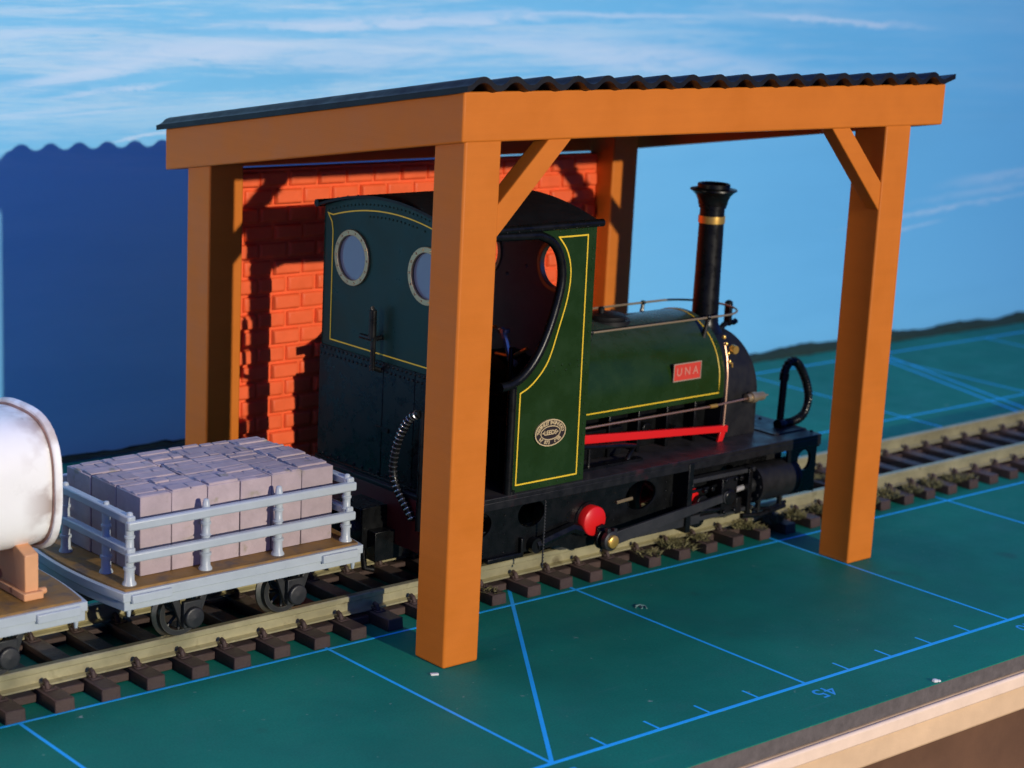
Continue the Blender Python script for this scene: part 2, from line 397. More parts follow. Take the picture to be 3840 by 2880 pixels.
b = MB()                                        # ragged scenic strip along the foot of the backdrop
prev = None; n = 260
for i in range(n + 1):
    x = -60 + i * 2.0
    h = .9 + .25 * math.sin(i * .7) * math.sin(i * .11) + random.uniform(-.2, .25) + (.8 if x > 200 else 0) * (1 + .5 * math.sin(i * .37))
    y0 = (159.0 if x > 190 else 162.4) + random.uniform(-.4, .4)
    cur = [b.bm.verts.new(p) for p in ((x, y0, .02), (x, y0 + 1.2, h * .7), (x, 163.4, h), (x, 163.9, .02))]
    if prev:
        for k in range(4): b.bm.faces.new((prev[k], prev[(k+1) % 4], cur[(k+1) % 4], cur[k]))
    else: b.bm.faces.new(cur)
    prev = cur
b.bm.faces.new(prev)
o = b.build('scenery_strip', M['felt'])
tag(o, 'ragged dark green strip along the foot of the sky backdrop', 'scenery strip')

base = empty('baseboard', (100, -12, -9), 'wooden layout baseboard with pale cut edge under the green cutting mat', 'baseboard', track=False)
MB().box(-150, 620, -11.6, 163.9, -9.2, -2.7).build('board_edge', M['wood'], base, bevel=.5)
MB().box(-150, 620, -12.2, -11.3, -4.9, -2.66).build('edge_lipping', M['woodpale'], base, bevel=.35)
MB().box(-150, 620, -8.6, -5.0, -60, -9.25).build('front_panel', M['woodshaded'], base)
o = MB().box(-400, 800, -500, 400, -64, -60.1).build('floor', M['woodshaded']); tag(o, None, None, kind='structure')

cm = empty('cutting_mat', (100, 75, 0), 'worn green cutting mat with blue grid lines under the track and shelter', 'cutting mat', track=False)
MB().box(-150, 520, -11, 161, -.15, 0).build('mat_surface', M['mat'], cm)
MB().box(-149.9, 519.9, -10.95, 160.95, -2.6, -.15).build('mat_edge', M['matside'], cm)
b = MB()
for y, w in ((0, .68), (50, .5), (100, .5), (150, .62)): b.box(-100, 450, y - w/2, y + w/2, -.01, .03)
for k in range(-2, 10): b.box(50*k - .26, 50*k + .26, -.2, 150.2, -.01, .024)
for (p, q) in (((50, 0), (86.3, 50)), ((86.3, 50), (159, 150)), ((250, 0), (300, 150)), ((303.5, 149), (281, 80))): b.ribbon([p, q], .62, -.01, .018, 'z')
for k in range(-60, 450, 10):
    if k % 50: b.box(k - .2, k + .2, .1, 3.4, -.01, .02)
b.build('printed_grid', M['line'], cm)
for i, (tx, x) in enumerate((('50', 50), ('45', 100), ('40', 150), ('35', 200))):
    # numerals read from the far side of the board
    text_mesh('ruler_number', tx, 4.2, M['linefaint'], cm, Matrix.Translation(((x - .2) * S, -3.7 * S, .02 * S)) @ Matrix.Rotation(PI, 4, 'Z'), ext=.01)
b = MB()                                        # raised nick in the mat
b.tube([(102.1, 37.9, -.02), (102.6, 38.4, .1), (103.4, 38.3, .16), (103.8, 37.5, .12), (103.4, 36.7, -.02)], .16, 6)
b.tube([(102.7, 37.1, -.02), (103.0, 37.4, .08), (103.2, 38.1, .05)], .2, 6)
b.build('mat_nick', mat('mat_nick_pale', (.13, .24, .21), .6), cm)

b = MB()
for (x, y, r_) in ((117.0, -10.4, .5), (117.5, -10.7, .35)): b.lathe([(.01, 0), (r_, .05), (r_*.8, r_*.7), (.01, r_*.9)], (x, y, 0), 'z', 7)
o = b.build('plaster_crumb', M['scrap']); tag(o, 'pale crumb lying on the front edge of the mat beyond the 45 mark', 'crumb')
o = MB().hexa([(56.1,33.0,.02),(57.1,32.5,.02),(57.3,32.9,.02),(56.3,33.5,.02),(56.1,33.0,.25),(57.1,32.5,.28),(57.3,32.9,.26),(56.3,33.5,.24)]).build('plastic_offcut', M['scrap'])
tag(o, 'tiny white plastic offcut on the mat in front of the near left shelter post', 'offcut')

# ------------------------------------------------------------------ track
tr = empty('railway_track', (100, 0, 0), 'narrow gauge model railway track with dark brown sleepers and dull brass rails', 'track')
def rail(v0):
    pr = [(-1.1,2.0),(1.1,2.0),(1.1,2.25),(.35,2.5),(.32,3.75),(.6,3.95),(.6,4.6),(.48,4.75),(-.48,4.75),(-.6,4.6),(-.6,3.95),(-.32,3.75),(-.35,2.5),(-1.1,2.25)]
    b = MB(); b.plate([(v0+p[0], p[1]) for p in pr], -140, 112.5, 'x'); b.plate([(v0+p[0], p[1]) for p in pr], 112.9, 440, 'x')
    return b.build('rail', M['rail'], tr, smooth=30)
rail(-8.85); rail(8.85)
def sleeper_mesh(seed):
    random.seed(seed); b = MB()
    b.hexa([(-1.55,-15.1,0),(1.5,-15.1,0),(1.55,15.1,0),(-1.5,15.1,0),(-1.4,-15.0,1.85),(1.4,-15.0,1.85),(1.4,15.0,1.85),(-1.4,15.0,1.85)])
    for v in (-8.85, 8.85): b.box(1.3, 7.08 - 1.55, v - 1.5, v + 1.3, .15, 1.35)   # web towards the next sleeper
    for v in (-8.85, 8.85):                     # base plates and spikes both sides of each rail
        b.box(-.95, .95, v-2.6, v+2.6, 1.8, 2.05)
        for sgn in (-1, 1):
            y = v + sgn * 1.35
            b.box(-.95, .35, y-.5, y+.55, 2.0, 2.45)
            b.tube([(-.35, y + sgn*.7, 1.9), (-.35, y + sgn*.35, 2.75), (-.35, y - sgn*.4, 2.95)], .42, 6)
            b.dome((.65, y + sgn*.7, 1.95), .35, (0, 0, 1))
    return b
PITCH = 7.08
bm0 = [sleeper_mesh(k).build('sleeper', M['sleeper'], None, bevel=.12, seg=1) for k in range(1)]
src = bm0[0]; random.seed(3)
for k in range(-14, 50):
    u = 6.6 + PITCH * k
    s_ = src if k == -14 else src.copy()
    if s_ is not src: C.objects.link(s_)
    s_.parent = tr; s_.location = ((u - 100 + random.uniform(-.12, .12)) * S, random.uniform(-.12, .12) * S, 0)
    s_.rotation_euler = (0, 0, random.uniform(-.012, .012))

b = MB(); random.seed(11)                       # dried grass fibres caught on the track
def tuft(cu, cv, z, n, r, h):
    for i in range(n):
        a = random.uniform(0, 2*PI); d = r * math.sqrt(random.random())
        p = Vector((cu + d*math.cos(a), cv + d*math.sin(a), z - .2))
        q = p + Vector((random.gauss(0, .8), random.gauss(0, .8), h * random.uniform(.3, 1)))
        w = Vector((random.uniform(-1,1), random.uniform(-1,1), .2)).normalized() * .1
        m_ = (p + q)/2 + Vector((random.uniform(-.3,.3), random.uniform(-.3,.3), .15))
        v = [b.bm.verts.new(x) for x in (p-w, p+w, m_+w, q, m_-w)]
        b.bm.faces.new(v)
for (cu, cv, z, n, r, h) in ((120.5,-12.8,1.6,170,2.2,1.1),(127.3,-11.8,1.9,220,2.4,1.5),(129,-13.6,1.4,110,1.8,1.0),(134,-12,1.9,160,1.5,1.2),(146.5,-11.2,2.0,170,2.3,1.4),
        (148.5,-13,1.5,180,1.5,1.0),(154,-11.5,1.9,260,2,1.6),(160,-12,1.9,250,2,1.5),(167,-12.5,1.9,220,2,1.4),(180,-13,1.9,300,2.2,1.5),(187,-12.5,1.9,260,2.2,1.4),(194,-13,1.9,220,2,1.4),(201,-12.5,1.9,260,2.2,1.4),
        (208,-12.5,1.9,200,2.2,1.2),(161,2,1.9,200,2.5,1.2),(176,5,1.9,300,2.2,1.4),(185,2,1.9,140,2,1),(84,-12.8,1.8,60,1.5,.8),(212,-13,1.9,150,2,1)):
    tuft(cu, cv, z, n, r, h)
o = b.build('dry_grass', M['grass'], None, track=True)
tag(o, 'tufts of dry scenic grass stuck to the sleepers beside the locomotive', None, kind='stuff')

# ------------------------------------------------------------------ open shelter
sh = empty('engine_shelter', (112, 70, 0), 'open orange engine shelter with black corrugated roof and red brick back wall', 'shelter', track=False)
SL = -.1665
def zf(y): return 83.7 + SL * (y - 33.7)        # top of the fascia at depth y
for (x, y) in ((59.05, 33.95), (150.2, 33.95), (59.05, 98.8), (149.9, 98.8)):
    t = zf(y) - 3; t2 = zf(y + 6.8) - 3
    MB().hexa([(x,y,0),(x+6.6,y,0),(x+6.6,y+6.8,0),(x,y+6.8,0),(x,y,t),(x+6.6,y,t),(x+6.6,y+6.8,t2),(x,y+6.8,t2)]).build('post', M['orange'], sh, bevel=.35, seg=3)
def brace(pts, y0, y1): MB().plate(pts, y0, y1, 'y').build('brace', M['orange'], sh, bevel=.25)
for (y0, dz) in ((34.15, 0),):
    d = dz
    brace([(65.2, 62.7+d), (79.4, 77.1+d), (75.0, 77.1+d), (65.2, 67.4+d)], y0, y0 + 2.9)
    brace([(150.4, 62.4+d), (136.2, 77.1+d), (140.6, 77.1+d), (150.4, 67.1+d)], y0, y0 + 2.9)
x0, x1, y0, y1 = 58.35, 165.0, 33.75, 111.5
H = 6.95
b = MB().plate([(x0, y0), (x1, y0), (x1, y1), (x0, y1)], -H, 0, 'z', [[(x0+1.6, y0+1.6), (x1-1.6, y0+1.6), (x1-1.6, y1-1.6), (x0+1.6, y1-1.6)]])
for v_ in b.bm.verts: v_.co.z += zf(v_.co.y)
b.build('fascia_frame', M['orange'], sh, bevel=.3, seg=3)
for y in (44, 58, 72, 86, 99):                  # battens below the sheeting
    MB().hexa([(x0+1.7,y,zf(y)-3.2),(x1-1.7,y,zf(y)-3.2),(x1-1.7,y+2.5,zf(y+2.5)-3.2),(x0+1.7,y+2.5,zf(y+2.5)-3.2),
               (x0+1.7,y,zf(y)-.4),(x1-1.7,y,zf(y)-.4),(x1-1.7,y+2.5,zf(y+2.5)-.4),(x0+1.7,y+2.5,zf(y+2.5)-.4)]).build('roof_batten', M['orange'], sh)
b = MB(); nx = 18*16; top = []; bot = []         # corrugated sheet
RP = 5.82
for i in range(nx + 1):
    x = 57.7 + (165.5 - 57.7) * i / nx
    ph = (x - 60.5) / RP * 2 * PI
    w = math.cos(ph); w = math.copysign(abs(w) ** .8, w)
    z = .62 * w
    if x > 163.4: z = -.35 + (x - 163.4) * .28
    top.append((x, z)); 
for yy in (32.3, 113.4):
    zz = 85.22 + SL * (yy - 32.3)
    bot.append([(b.bm.verts.new((x, yy, zz + z)), b.bm.verts.new((x, yy, zz + z - .85))) for x, z in top])
A, B_ = bot
for i in range(nx):
    b.bm.faces.new((A[i][0], A[i+1][0], B_[i+1][0], B_[i][0])); b.bm.faces.new((A[i][1], B_[i][1], B_[i+1][1], A[i+1][1]))
    b.bm.faces.new((A[i][0], A[i][1], A[i+1][1], A[i+1][0])); b.bm.faces.new((B_[i][0], B_[i+1][0], B_[i+1][1], B_[i][1]))
b.bm.faces.new((A[0][0], B_[0][0], B_[0][1], A[0][1])); b.bm.faces.new((A[-1][0], A[-1][1], B_[-1][1], B_[-1][0]))
b.build('corrugated_roof', M['roof'], sh, smooth=60)
# back wall: moulded bricks, stretchers with a toothed column of headers
b = MB(); b.box(65.5, 149.8, 103.2, 105.6, 0, 64.45)
random.seed(5); row = 0; z = .1; RH = 3.05
while z < 64.0:
    zt = min(z + RH, 64.35); x = 65.5 - (0 if row % 2 == 0 else 3.0)
    while x < 149.8:
        wd = 6.0
        xa, xb = max(x, 65.52), min(x + wd, 149.78)
        if xb - xa > .6:
            g = .13; d = .55 + random.uniform(-.1, .1)
            dd = d + (.35 if (int(round((x - 65.5) / 3.0)) % 3 == 0) else 0)
            c_ = .42
            b.hexa([(xa+g,103.21,z+g),(xa+g,103.21,zt-g),(xb-g,103.21,zt-g),(xb-g,103.21,z+g),
                    (xa+g+c_,103.2-dd,z+g+c_),(xa+g+c_,103.2-dd*.8,zt-g-c_*.7),(xb-g-c_,103.2-dd*.8,zt-g-c_*.7),(xb-g-c_,103.2-dd,z+g+c_)])
        x += wd
    z += RH; row += 1
b.build('brick_wall', M['brick'], sh, bevel=.22, seg=2)

# ------------------------------------------------------------------ locomotive
F = 19.3
lo = empty('steam_locomotive', (110, 0, 4.75), 'small green quarry steam locomotive with tall black chimney standing inside the shelter', 'locomotive')
fp = MB().box(69.6, 158.2, -18.1, 18.1, 18.6, F).box(69.6, 158.2, -18.1, -17.5, 17.3, 18.65).box(69.6, 158.2, 17.5, 18.1, 17.3, 18.65)
fp.box(149.2, 158.2, -14.5, 14.5, F - .01, F + .25)
for (u, v) in ((157, -16.6), (150.5, -8.2), (156, -5)): fp.dome((u, v, F + .2), .45, (0, 0, 1))
fp.build('footplate', M['blackdust'], lo, bevel=.12)
# outside frames with lightening holes
def frame(v0, v1):
    out = [(71.5,18.6),(71.5,9.5),(80,8.2),(97,7.6),(100,6.4),(108,6.4),(111,8.2),(121,8.2),(123,6.4),(131,6.4),(133,8.5),(147.5,8.5),(147.5,18.6)]
    hs = [circ((90.6, 14.2), 2.9, 28, 2.2), circ((115.6, 13.4), 3.6, 28, 2.5), circ((79.5, 13.8), 2.6, 24, 2.1), circ((137, 13.5), 2.6, 24, 2.1)]
    b = MB(); b.plate(out, v0, v1, 'y', hs)
    for u in (84.8, 98.6, 109.2, 121.6, 131.5):
        for k in range(6): b.dome((u, min(v0, v1), 8.6 + k*1.55), .2, (0, -1, 0))
    for k in range(26): b.dome((73 + k*2.8, min(v0, v1), 17.2), .18, (0, -1, 0))
    for u in (103.4, 125.9): b.lathe([(0.01, -.2), (3.1, -.2), (3.1, 0), (0.01, 0)], (u, min(v0, v1), 11.2), 'y', 28)
    b.build('outside_frame', M['black'], lo, bevel=.06, seg=1)
frame(-14.6, -14.0); frame(14.0, 14.6)
MB().box(75, 147, -6.2, 6.2, 9.2, 18.5).build('inner_chassis', M['black'], lo, bevel=.2)
MB().box(69.8, 70.9, -17.2, 17.2, 10.2, 18.55).build('rear_buffer_beam', M['darkred'], lo, bevel=.1)
MB().plate([(-17.9, F - .7), (-17.9, 16.9), (-9, 16.9), (-8, 8.2), (8, 8.2), (9, 16.9), (17.9, 16.9), (17.9, F - .7)], 157.3, 158.1, 'x').build('front_buffer_beam', M['black'], lo, bevel=.1)
MB().plate([(149.5, 18.6), (149.5, 11), (151.5, 9.4), (157.4, 8.6), (157.4, 18.6)], -17.9, -17.3, 'y', [circ((154.0, 14.9), 1.75, 28, 1.9)]).build('cylinder_end_bracket', M['black'], lo, bevel=.06, seg=1)
# wheels
def loco_wheel(u, sgn):
    v0 = sgn * 8.0; t = sgn * 1.6; b = MB()
    R = 6.35
    b.lathe([(R-1.0, v0), (R, v0), (R, v0+t), (R-1.0, v0+t)], (u, 0, 4.75 + R - .25), 'y', 36, close=True)
    w = b.build('wheel', M['tread'], lo)
    b = MB(); zc = 4.75 + R - .25
    b.lathe([(.01, v0+t*.15), (1.5, v0+t*.1), (1.5, v0+t*.95), (.01, v0+t*.95)], (u, 0, zc), 'y', 20)
    for k in range(8):
        a = 2*PI*k/8 + .2
        b.tube([(u + 1.2*math.cos(a), v0+t*.6, zc + 1.2*math.sin(a)), (u + (R-.8)*math.cos(a), v0+t*.6, zc + (R-.8)*math.sin(a))], .55, 8, r1=.42)
    b.lathe([(R-1.5, v0+t*.2), (R-.95, v0+t*.2), (R-.95, v0+t*.9), (R-1.5, v0+t*.9)], (u, 0, zc), 'y', 36, close=True)
    b.build('wheel_centre', M['red'], w)
for u in (103.4, 125.9):
    loco_wheel(u, -1); loco_wheel(u, 1)
PO = (1.6, -3.05)                               # crank pin offset
for i, u in enumerate((103.4, 125.9)):
    b = MB().lathe([(.01, -14.6), (2.5, -14.6), (2.5, -16.2), (2.35, -16.35), (.01, -16.35)], (u, 0, 11.2), 'y', 40)
    b.build('axle_boss', M['red'], lo, smooth=50)
    pu, pz = u + PO[0], 11.2 + PO[1]
    b = MB().lathe([(.01, -16.36), (1.75, -16.36), (1.85, -16.5), (1.85, -17.1), (1.7, -17.25), (.01, -17.25)], (pu, 0, pz), 'y', 28)
    b.plate([(u + .2, 11.2 - .9), (u + 1.6, 11.2 - .6), (pu + 1.6, pz + .3), (pu - 1.5, pz - .3)], -16.36, -16.9, 'y')
    b.build('crank', M['black'], lo, bevel=.1, smooth=50)
MB().plate([(105.1, 7.3), (127.3, 7.3), (127.3, 8.9), (105.1, 8.9)], -17.3, -17.8, 'y').build('coupling_rod', M['wheel'], lo, bevel=.08)
pu, pz = 103.4 + PO[0], 11.2 + PO[1]
xu, xz = 133.2, 11.3                            # crosshead
b = MB().plate([(pu, pz - 1.15), (xu, xz - .7), (xu, xz + .7), (pu, pz + 1.15)], -17.95, -18.55, 'y')
b.lathe([(.01, -17.9), (1.6, -17.9), (1.7, -18.0), (1.7, -18.9), (1.55, -19.0), (.01, -19.0)], (pu, 0, pz), 'y', 28)
b.lathe([(.01, -17.9), (1.2, -17.9), (1.2, -18.8), (.01, -18.8)], (xu, 0, xz), 'y', 20)
for (du, dz) in ((-.6, 1.7), (.9, 1.5)): b.box(pu+du-.35, pu+du+.35, -18.8, -18.1, pz+dz-.4, pz+dz+.5)
b.build('connecting_rod', M['wheel'], lo, bevel=.1, smooth=50)
MB().lathe([(.01, -19.0), (1.1, -19.0), (1.1, -19.4), (1.0, -19.5), (.01, -19.5)], (pu, 0, pz), 'y', 28).build('crank_pin_nut', M['brass'], lo, smooth=50)
b = MB().box(xu-1.3, xu+2.6, -18.4, -15.2, 8.3, 14.6); b.lathe([(.01, -18.4), (1.5, -18.4), (1.2, -19.0), (.01, -19.1)], (xu+.4, 0, xz), 'y', 24)
for (du, dz) in ((-.7, 3.0), (-.7, -2.6), (1.9, 3.0), (1.9, -2.6)): b.lathe([(.01, -18.4), (.4, -18.4), (.4, -18.9), (.01, -18.9)], (xu+du, 0, xz+dz), 'y', 8)
b.build('crosshead', M['black'], lo, bevel=.25)
for z in (15.0, 8.0): MB().box(124.4, 141.2, -17.6, -16.0, z - .38, z + .38).build('slide_bar', M['wheel'], lo, bevel=.06, seg=1)
MB().cyl((xu+2, -16.6, xz), (141.6, -16.6, 11.9), .5, 12).build('piston_rod', M['steel'], lo)
b = MB().box(123.3, 124.5, -18.3, -14.6, 6.3, 18.6); b.build('motion_bracket', M['black'], lo, bevel=.1)
b = MB()                                        # cylinder
c = (0, -16.2, 12.0)
b.lathe([(.01, 141.2), (3.5, 141.2), (3.5, 142.1), (3.1, 142.1), (3.1, 142.2), (3.35, 142.2), (3.35, 151.2), (3.45, 151.2), (3.45, 151.9), (3.0, 152.4), (1.2, 152.5), (.01, 152.5)], (0, c[1], c[2]), 'x', 40)
for k in range(10):
    a = 2*PI*k/10; b.dome((141.2, c[1] + 2.8*math.cos(a), c[2] + 2.8*math.sin(a)), .32, (-1, 0, 0))
b.lathe([(.01, 139.8), (1.3, 139.8), (1.5, 140.4), (1.5, 141.2), (.01, 141.2)], (0, -16.6, 11.9), 'x', 16)
b.box(142, 151.5, -14.6, -10, 10, 18.5)
b.build('cylinder', M['smoke'], lo, smooth=35)
b = MB().tube([(124.5, -16.9, 12.9), (131, -16.9, 13.1), (141.5, -16.4, 14.6)], .3, 8).tube([(127, -17.8, 9.6), (131, -17.9, 9.2), (135.5, -17.9, 9.4)], .45, 8)
for (u, z) in ((125.2, 14.2), (125.2, 9.4), (128.4, 12.9), (130.2, 13.0), (137.6, 13.9)): b.lathe([(.01, -17.9), (.45, -17.9), (.45, -17.1), (.01, -17.1)], (u, 0, z), 'y', 8)
b.box(136.6, 138.0, -17.7, -16.0, 7.4, 10.4).box(139.2, 140.2, -18.0, -15.6, 7.2, 15.4)
b.lathe([(.01, -17.6), (1.5, -17.6), (1.5, -16.6), (.01, -16.6)], (128.0, 0, 10.6), 'y', 20)
b.build('valve_gear', M['black'], lo, bevel=.1, smooth=40)
b = MB().tube([(141.5, -17.2, 7.4), (146, -17.4, 7.0), (150.4, -17.2, 7.5)], .35, 8)
for u in (143, 148.8): b.cyl((u, -17.2, 9), (u, -17.2, 6.8), .5, 8)
b.tube([(139, -17, 6.6), (143, -17.5, 6.2), (150, -17.4, 6.9)], .5, 8)
b.build('drain_cock', M['black'], lo)
# brake and underside bits
b = MB().tube([(91.0, -15.4, 9.0), (95, -15.4, 9.9), (99, -15.3, 10.6), (101.5, -15.2, 9.6)], .95, 8)
b.lathe([(.01, -14.6), (1.25, -14.6), (1.25, -16.0), (.01, -16.0)], (91.0, 0, 9.0), 'y', 20)
b.build('brake_lever', M['black'], lo)
b = MB(); 
for k in range(24): b.dome((91.9, -16.4, 5.4 + k*.52), .22, (0, -1, 0)); 
b.cyl((91.9, -16.3, 5.2), (91.9, -16.3, 17.6), .12, 6); b.build('brake_chain', M['wheel'], lo)
b = MB().box(80, 89, -14.0, -9, 8.0, 12.5).box(81, 88.5, -15.4, -14.0, 7.4, 8.2).box(88, 88.6, -15.4, -14.0, 7.4, 10.6); b.build('ash_box', M['black'], lo, bevel=.15)
b = MB().tube([(109.5, -14.9, 13.1), (113.2, -14.9, 13.3)], .3, 6); b.build('oil_pipe', M['brassdull'], lo)
# coupling at the rear
b = MB().box(64.5, 70.2, -3.4, 3.4, 9.6, 16.2).box(60.0, 65, -1.4, 1.4, 11.4, 14.4).box(66, 71.5, -5.5, 5.5, 7.8, 12.6)
b.lathe([(.01, 62.6), (3.4, 62.6), (3.7, 63.0), (3.7, 64.8), (.01, 64.8)], (0, 0, 12.6), 'x', 24)
b.tube([(67.5, -2.4, 13.2), (66.0, -2.5, 8.5), (66.2, -2.6, 6.1), (67.7, -3.1, 5.7)], .55, 8)
b.tube([(64, 1.5, 14.6), (60.5, 1.2, 15.6), (58.5, .8, 14.8)], .4, 8)
b.build('rear_coupling', M['black'], lo, bevel=.1)
# boiler / firebox / ashpan seen below the tank
b = MB().box(99, 138.6, -7.0, 7.0, F, 28.0); b.box(99, 116, -9.0, 9.0, F, 24.2)
for u in (112, 119, 126, 133): b.box(u, u+.7, -9.6, -7, F, 26.6)
for (u, z) in ((114, 22), (121.5, 23), (129, 21.5)): b.lathe([(.01, -9.4), (1.1, -9.4), (1.1, -7), (.01, -7)], (u, 0, z), 'y', 14)
b.build('firebox', M['black'], lo, bevel=.15)
# saddle tank
TR, TZ = 11.1, 30.0
def arch(r, zc, zb, n=40, cap=0):
    pts = [(-r, zb), (-r, zc)]
    pts += [(-r*math.cos(PI*i/n), zc + r*math.sin(PI*i/n)) for i in range(1, n)]
    return pts + [(r, zc), (r, zb)]
b = MB().plate(arch(TR, TZ, 27.0), 99.0, 138.6, 'x')
for k in range(70): b.dome((100 + k*.55, -TR, 27.35), .11, (0, -1, 0))
for k in range(46):
    a = PI*k/45; b.dome((138.2, -TR*math.cos(a), TZ + TR*math.sin(a)), .13, (0, -math.cos(a), math.sin(a)))
tank = b.build('saddle_tank', M['green'], lo, bevel=.3, seg=3, smooth=30)
b = MB()
def onarch(u, r): 
    P = [(u, -r, 28.0), (u, -r, TZ)] + [(u, -r*math.cos(PI*i/32), TZ + r*math.sin(PI*i/32)) for i in range(1, 32)] + [(u, r, TZ), (u, r, 28.0)]
    return P
b.tube([(99.1, -TR, 28.0)] + onarch(137.2, TR) + [(99.1, TR, 28.0)], .13, 6)
b.build('tank_lining', M['yellow'], tank)
b = MB().lathe([(.01, 0), (3.3, 0), (3.4, .25), (3.4, .75), (3.1, .95), (1.0, 1.2), (.7, 1.25), (.01, 1.25)], (119.3, 0, 40.95), 'z', 36)
b.lathe([(.01, 1.2), (.55, 1.2), (.6, 2.0), (.3, 2.3), (.01, 2.3)], (118.0, 0, 40.95), 'z', 12)
for k in range(14): b.dome((119.3 + 3.7*math.cos(2*PI*k/14), 3.7*math.sin(2*PI*k/14), 40.75), .22, (0, 0, 1))
b.lathe([(.01, -.6), (4.2, -.6), (4.2, .12), (.01, .12)], (119.3, 0, 40.95), 'z', 36)
b.build('filler_lid', M['smoke'], lo)
# name plate
npl = MB().box(125.2, 131.9, -TR - .22, -TR + .05, 31.35, 34.35).build('name_plate', M['plate_red'], lo, bevel=.05, seg=1)
MB().ribbon([(125.2, 31.35), (131.9, 31.35), (131.9, 34.35), (125.2, 34.35)], .2, -TR - .3, -TR - .1, 'y', closed=True).build('plate_border', M['plate_edge'], npl)
ROTF = Matrix.Rotation(PI/2, 4, 'X')            # text that faces -v
text_mesh('plate_letters', 'U N A', 2.0, mat('plate_letter', (.62, .22, .16), .4), npl, Matrix.Translation((128.55*S, (-TR - .22)*S, 32.85*S)) @ ROTF, ext=.05, bold=.03)
# smokebox
b = MB().plate(arch(10.7, 26.3, F), 138.7, 148.0, 'x')
for k in range(15): b.dome((147.6, -10.7, F + .8 + k*.5), .14, (0, -1, 0)); 
for k in range(30):
    a = PI*.5*k/29; b.dome((147.6, -10.7*math.cos(a), 26.3 + 10.7*math.sin(a)), .14, (0, -math.cos(a), math.sin(a)))
b.lathe([(.01, 148.0), (8.2, 148.0), (8.0, 148.7), (5, 149.4), (.01, 149.6)], (0, 0, 27), 'x', 32)
b.build('smokebox', M['smoke'], lo, bevel=.2, smooth=30)
# chimney
ch = MB().lathe([(.01, -1.2), (4.4, -1.2), (3.8, -.2), (3.0, .7), (2.55, 1.8), (2.42, 3.2), (2.28, 18), (2.24, 22.6), (2.24, 22.7), (2.5, 22.75), (2.5, 23.2), (2.62, 23.3), (2.75, 24.1), (3.2, 25.0), (3.95, 25.7),
        (4.25, 25.85), (4.2, 26.1), (3.3, 26.25), (2.95, 26.35), (2.95, 27.0), (2.7, 27.1), (2.3, 27.0), (2.0, 26.0), (1.9, 20), (.01, 20)], (144.4, 0, 36.3), 'z', 44).build('chimney', M['black'], lo, smooth=35)
MB().lathe([(2.24, 20.0), (2.42, 20.0), (2.44, 20.6), (2.42, 21.3), (2.24, 21.3)], (144.4, 0, 36.3), 'z', 44, close=True).build('chimney_band', M['brass'], ch, smooth=50)
# handrail round the tank top
HR = 8.0; zr = 41.0
path = [(99.2, -HR, zr), (120, -HR, zr), (141, -HR, zr)] + [(141 + HR*math.sin(a), -HR*math.cos(a), zr) for a in [PI*i/20 for i in range(1, 20)]] + [(141, HR, zr), (120, HR, zr), (99.2, HR, zr)]
hrail = MB().tube(path, .2, 8).build('handrail', M['brassdull'], lo)
for (u, v, zb) in ((136.6, -HR, 37.4), (136.4, HR, 37.4), (108, -HR, 37.4), (112, HR, 37.4)):
    MB().tube([(u - .8, v*.97, zb), (u, v, zr - .2)], .5, 8, r1=.3).lathe([(.01, -.45), (.4, -.3), (.5, 0), (.4, .3), (.01, .45)], (u, v, zr), 'z', 12).build('handrail_pillar', M['black'], hrail)
# lamp iron on the smokebox top
b = MB().box(150.3, 151.1, -.7, .7, 36.9, 41.1).lathe([(.01, -.2), (.75, 0), (.75, .4), (.3, .7), (.01, .7)], (150.7, 0, 40.9), 'z', 12)
b.tube([(148.0, 0, 35.8), (149.6, 0, 37.0), (150.7, 0, 37.5), (152.4, 0, 37.3), (153, 0, 37.6)], .55, 8)
b.build('lamp_iron', M['black'], lo, bevel=.1)
# copper pipe, brass fittings, side rod and valve
pp = MB().tube([(138.95, -11.25, 21.9), (138.95, -11.35, 26), (138.95, -11.35, 31), (139.0, -10.9, 34.0), (139.1, -9.9, 36.6)], .22, 8).build('copper_pipe', M['copper'], lo)
b = MB()
for (v, z, r) in ((-10.95, 33.4, .42), (-10.6, 34.8, .35), (-9.9, 36.4, .4), (-9.3, 37.5, .42)): b.lathe([(.01, -r), (r*.8, -r*.6), (r, 0), (r*.8, r*.6), (.01, r)], (139.3, v - .3, z), 'z', 10)
b.lathe([(.01, -.9), (.75, -.9), (.85, -.2), (.85, .1), (.01, .1)], (140.6, -10.6, 35.4), 'y', 14); b.tube([(139.3, -10.9, 33.2), (140.4, -11, 32.9), (140.4, -11, 32.2)], .2, 6)
b.build('brass_fitting', M['brass'], lo)
b = MB().tube([(99, -12.0, 26.0), (134.4, -12.0, 26.0), (144.6, -11.8, 26.25)], .2, 8); b.build('injector_rod', M['copper'], lo)
MB().lathe([(.01, 134.2), (.35, 134.2), (.35, 136.0), (.01, 136.0)], (0, -12, 26.0), 'x', 10).build('pipe_union', M['brass'], lo)
b = MB().lathe([(.01, 144.0), (.75, 144.0), (.75, 145.0), (1.0, 145.1), (1.0, 146.3), (.8, 146.5), (.8, 148.3), (.45, 148.8), (.15, 149.0), (.15, 149.7), (.01, 149.7)], (0, -11.8, 26.3), 'x', 14)
b.build('clack_valve', M['brassdull'], lo, smooth=50)
b = MB().hexa([(99,-12.4,23.75),(138.9,-12.4,20.9),(138.9,-11.7,20.9),(99,-11.7,23.75),(99,-12.4,25.25),(138.9,-12.4,22.1),(138.9,-11.7,22.1),(99,-11.7,25.25)])
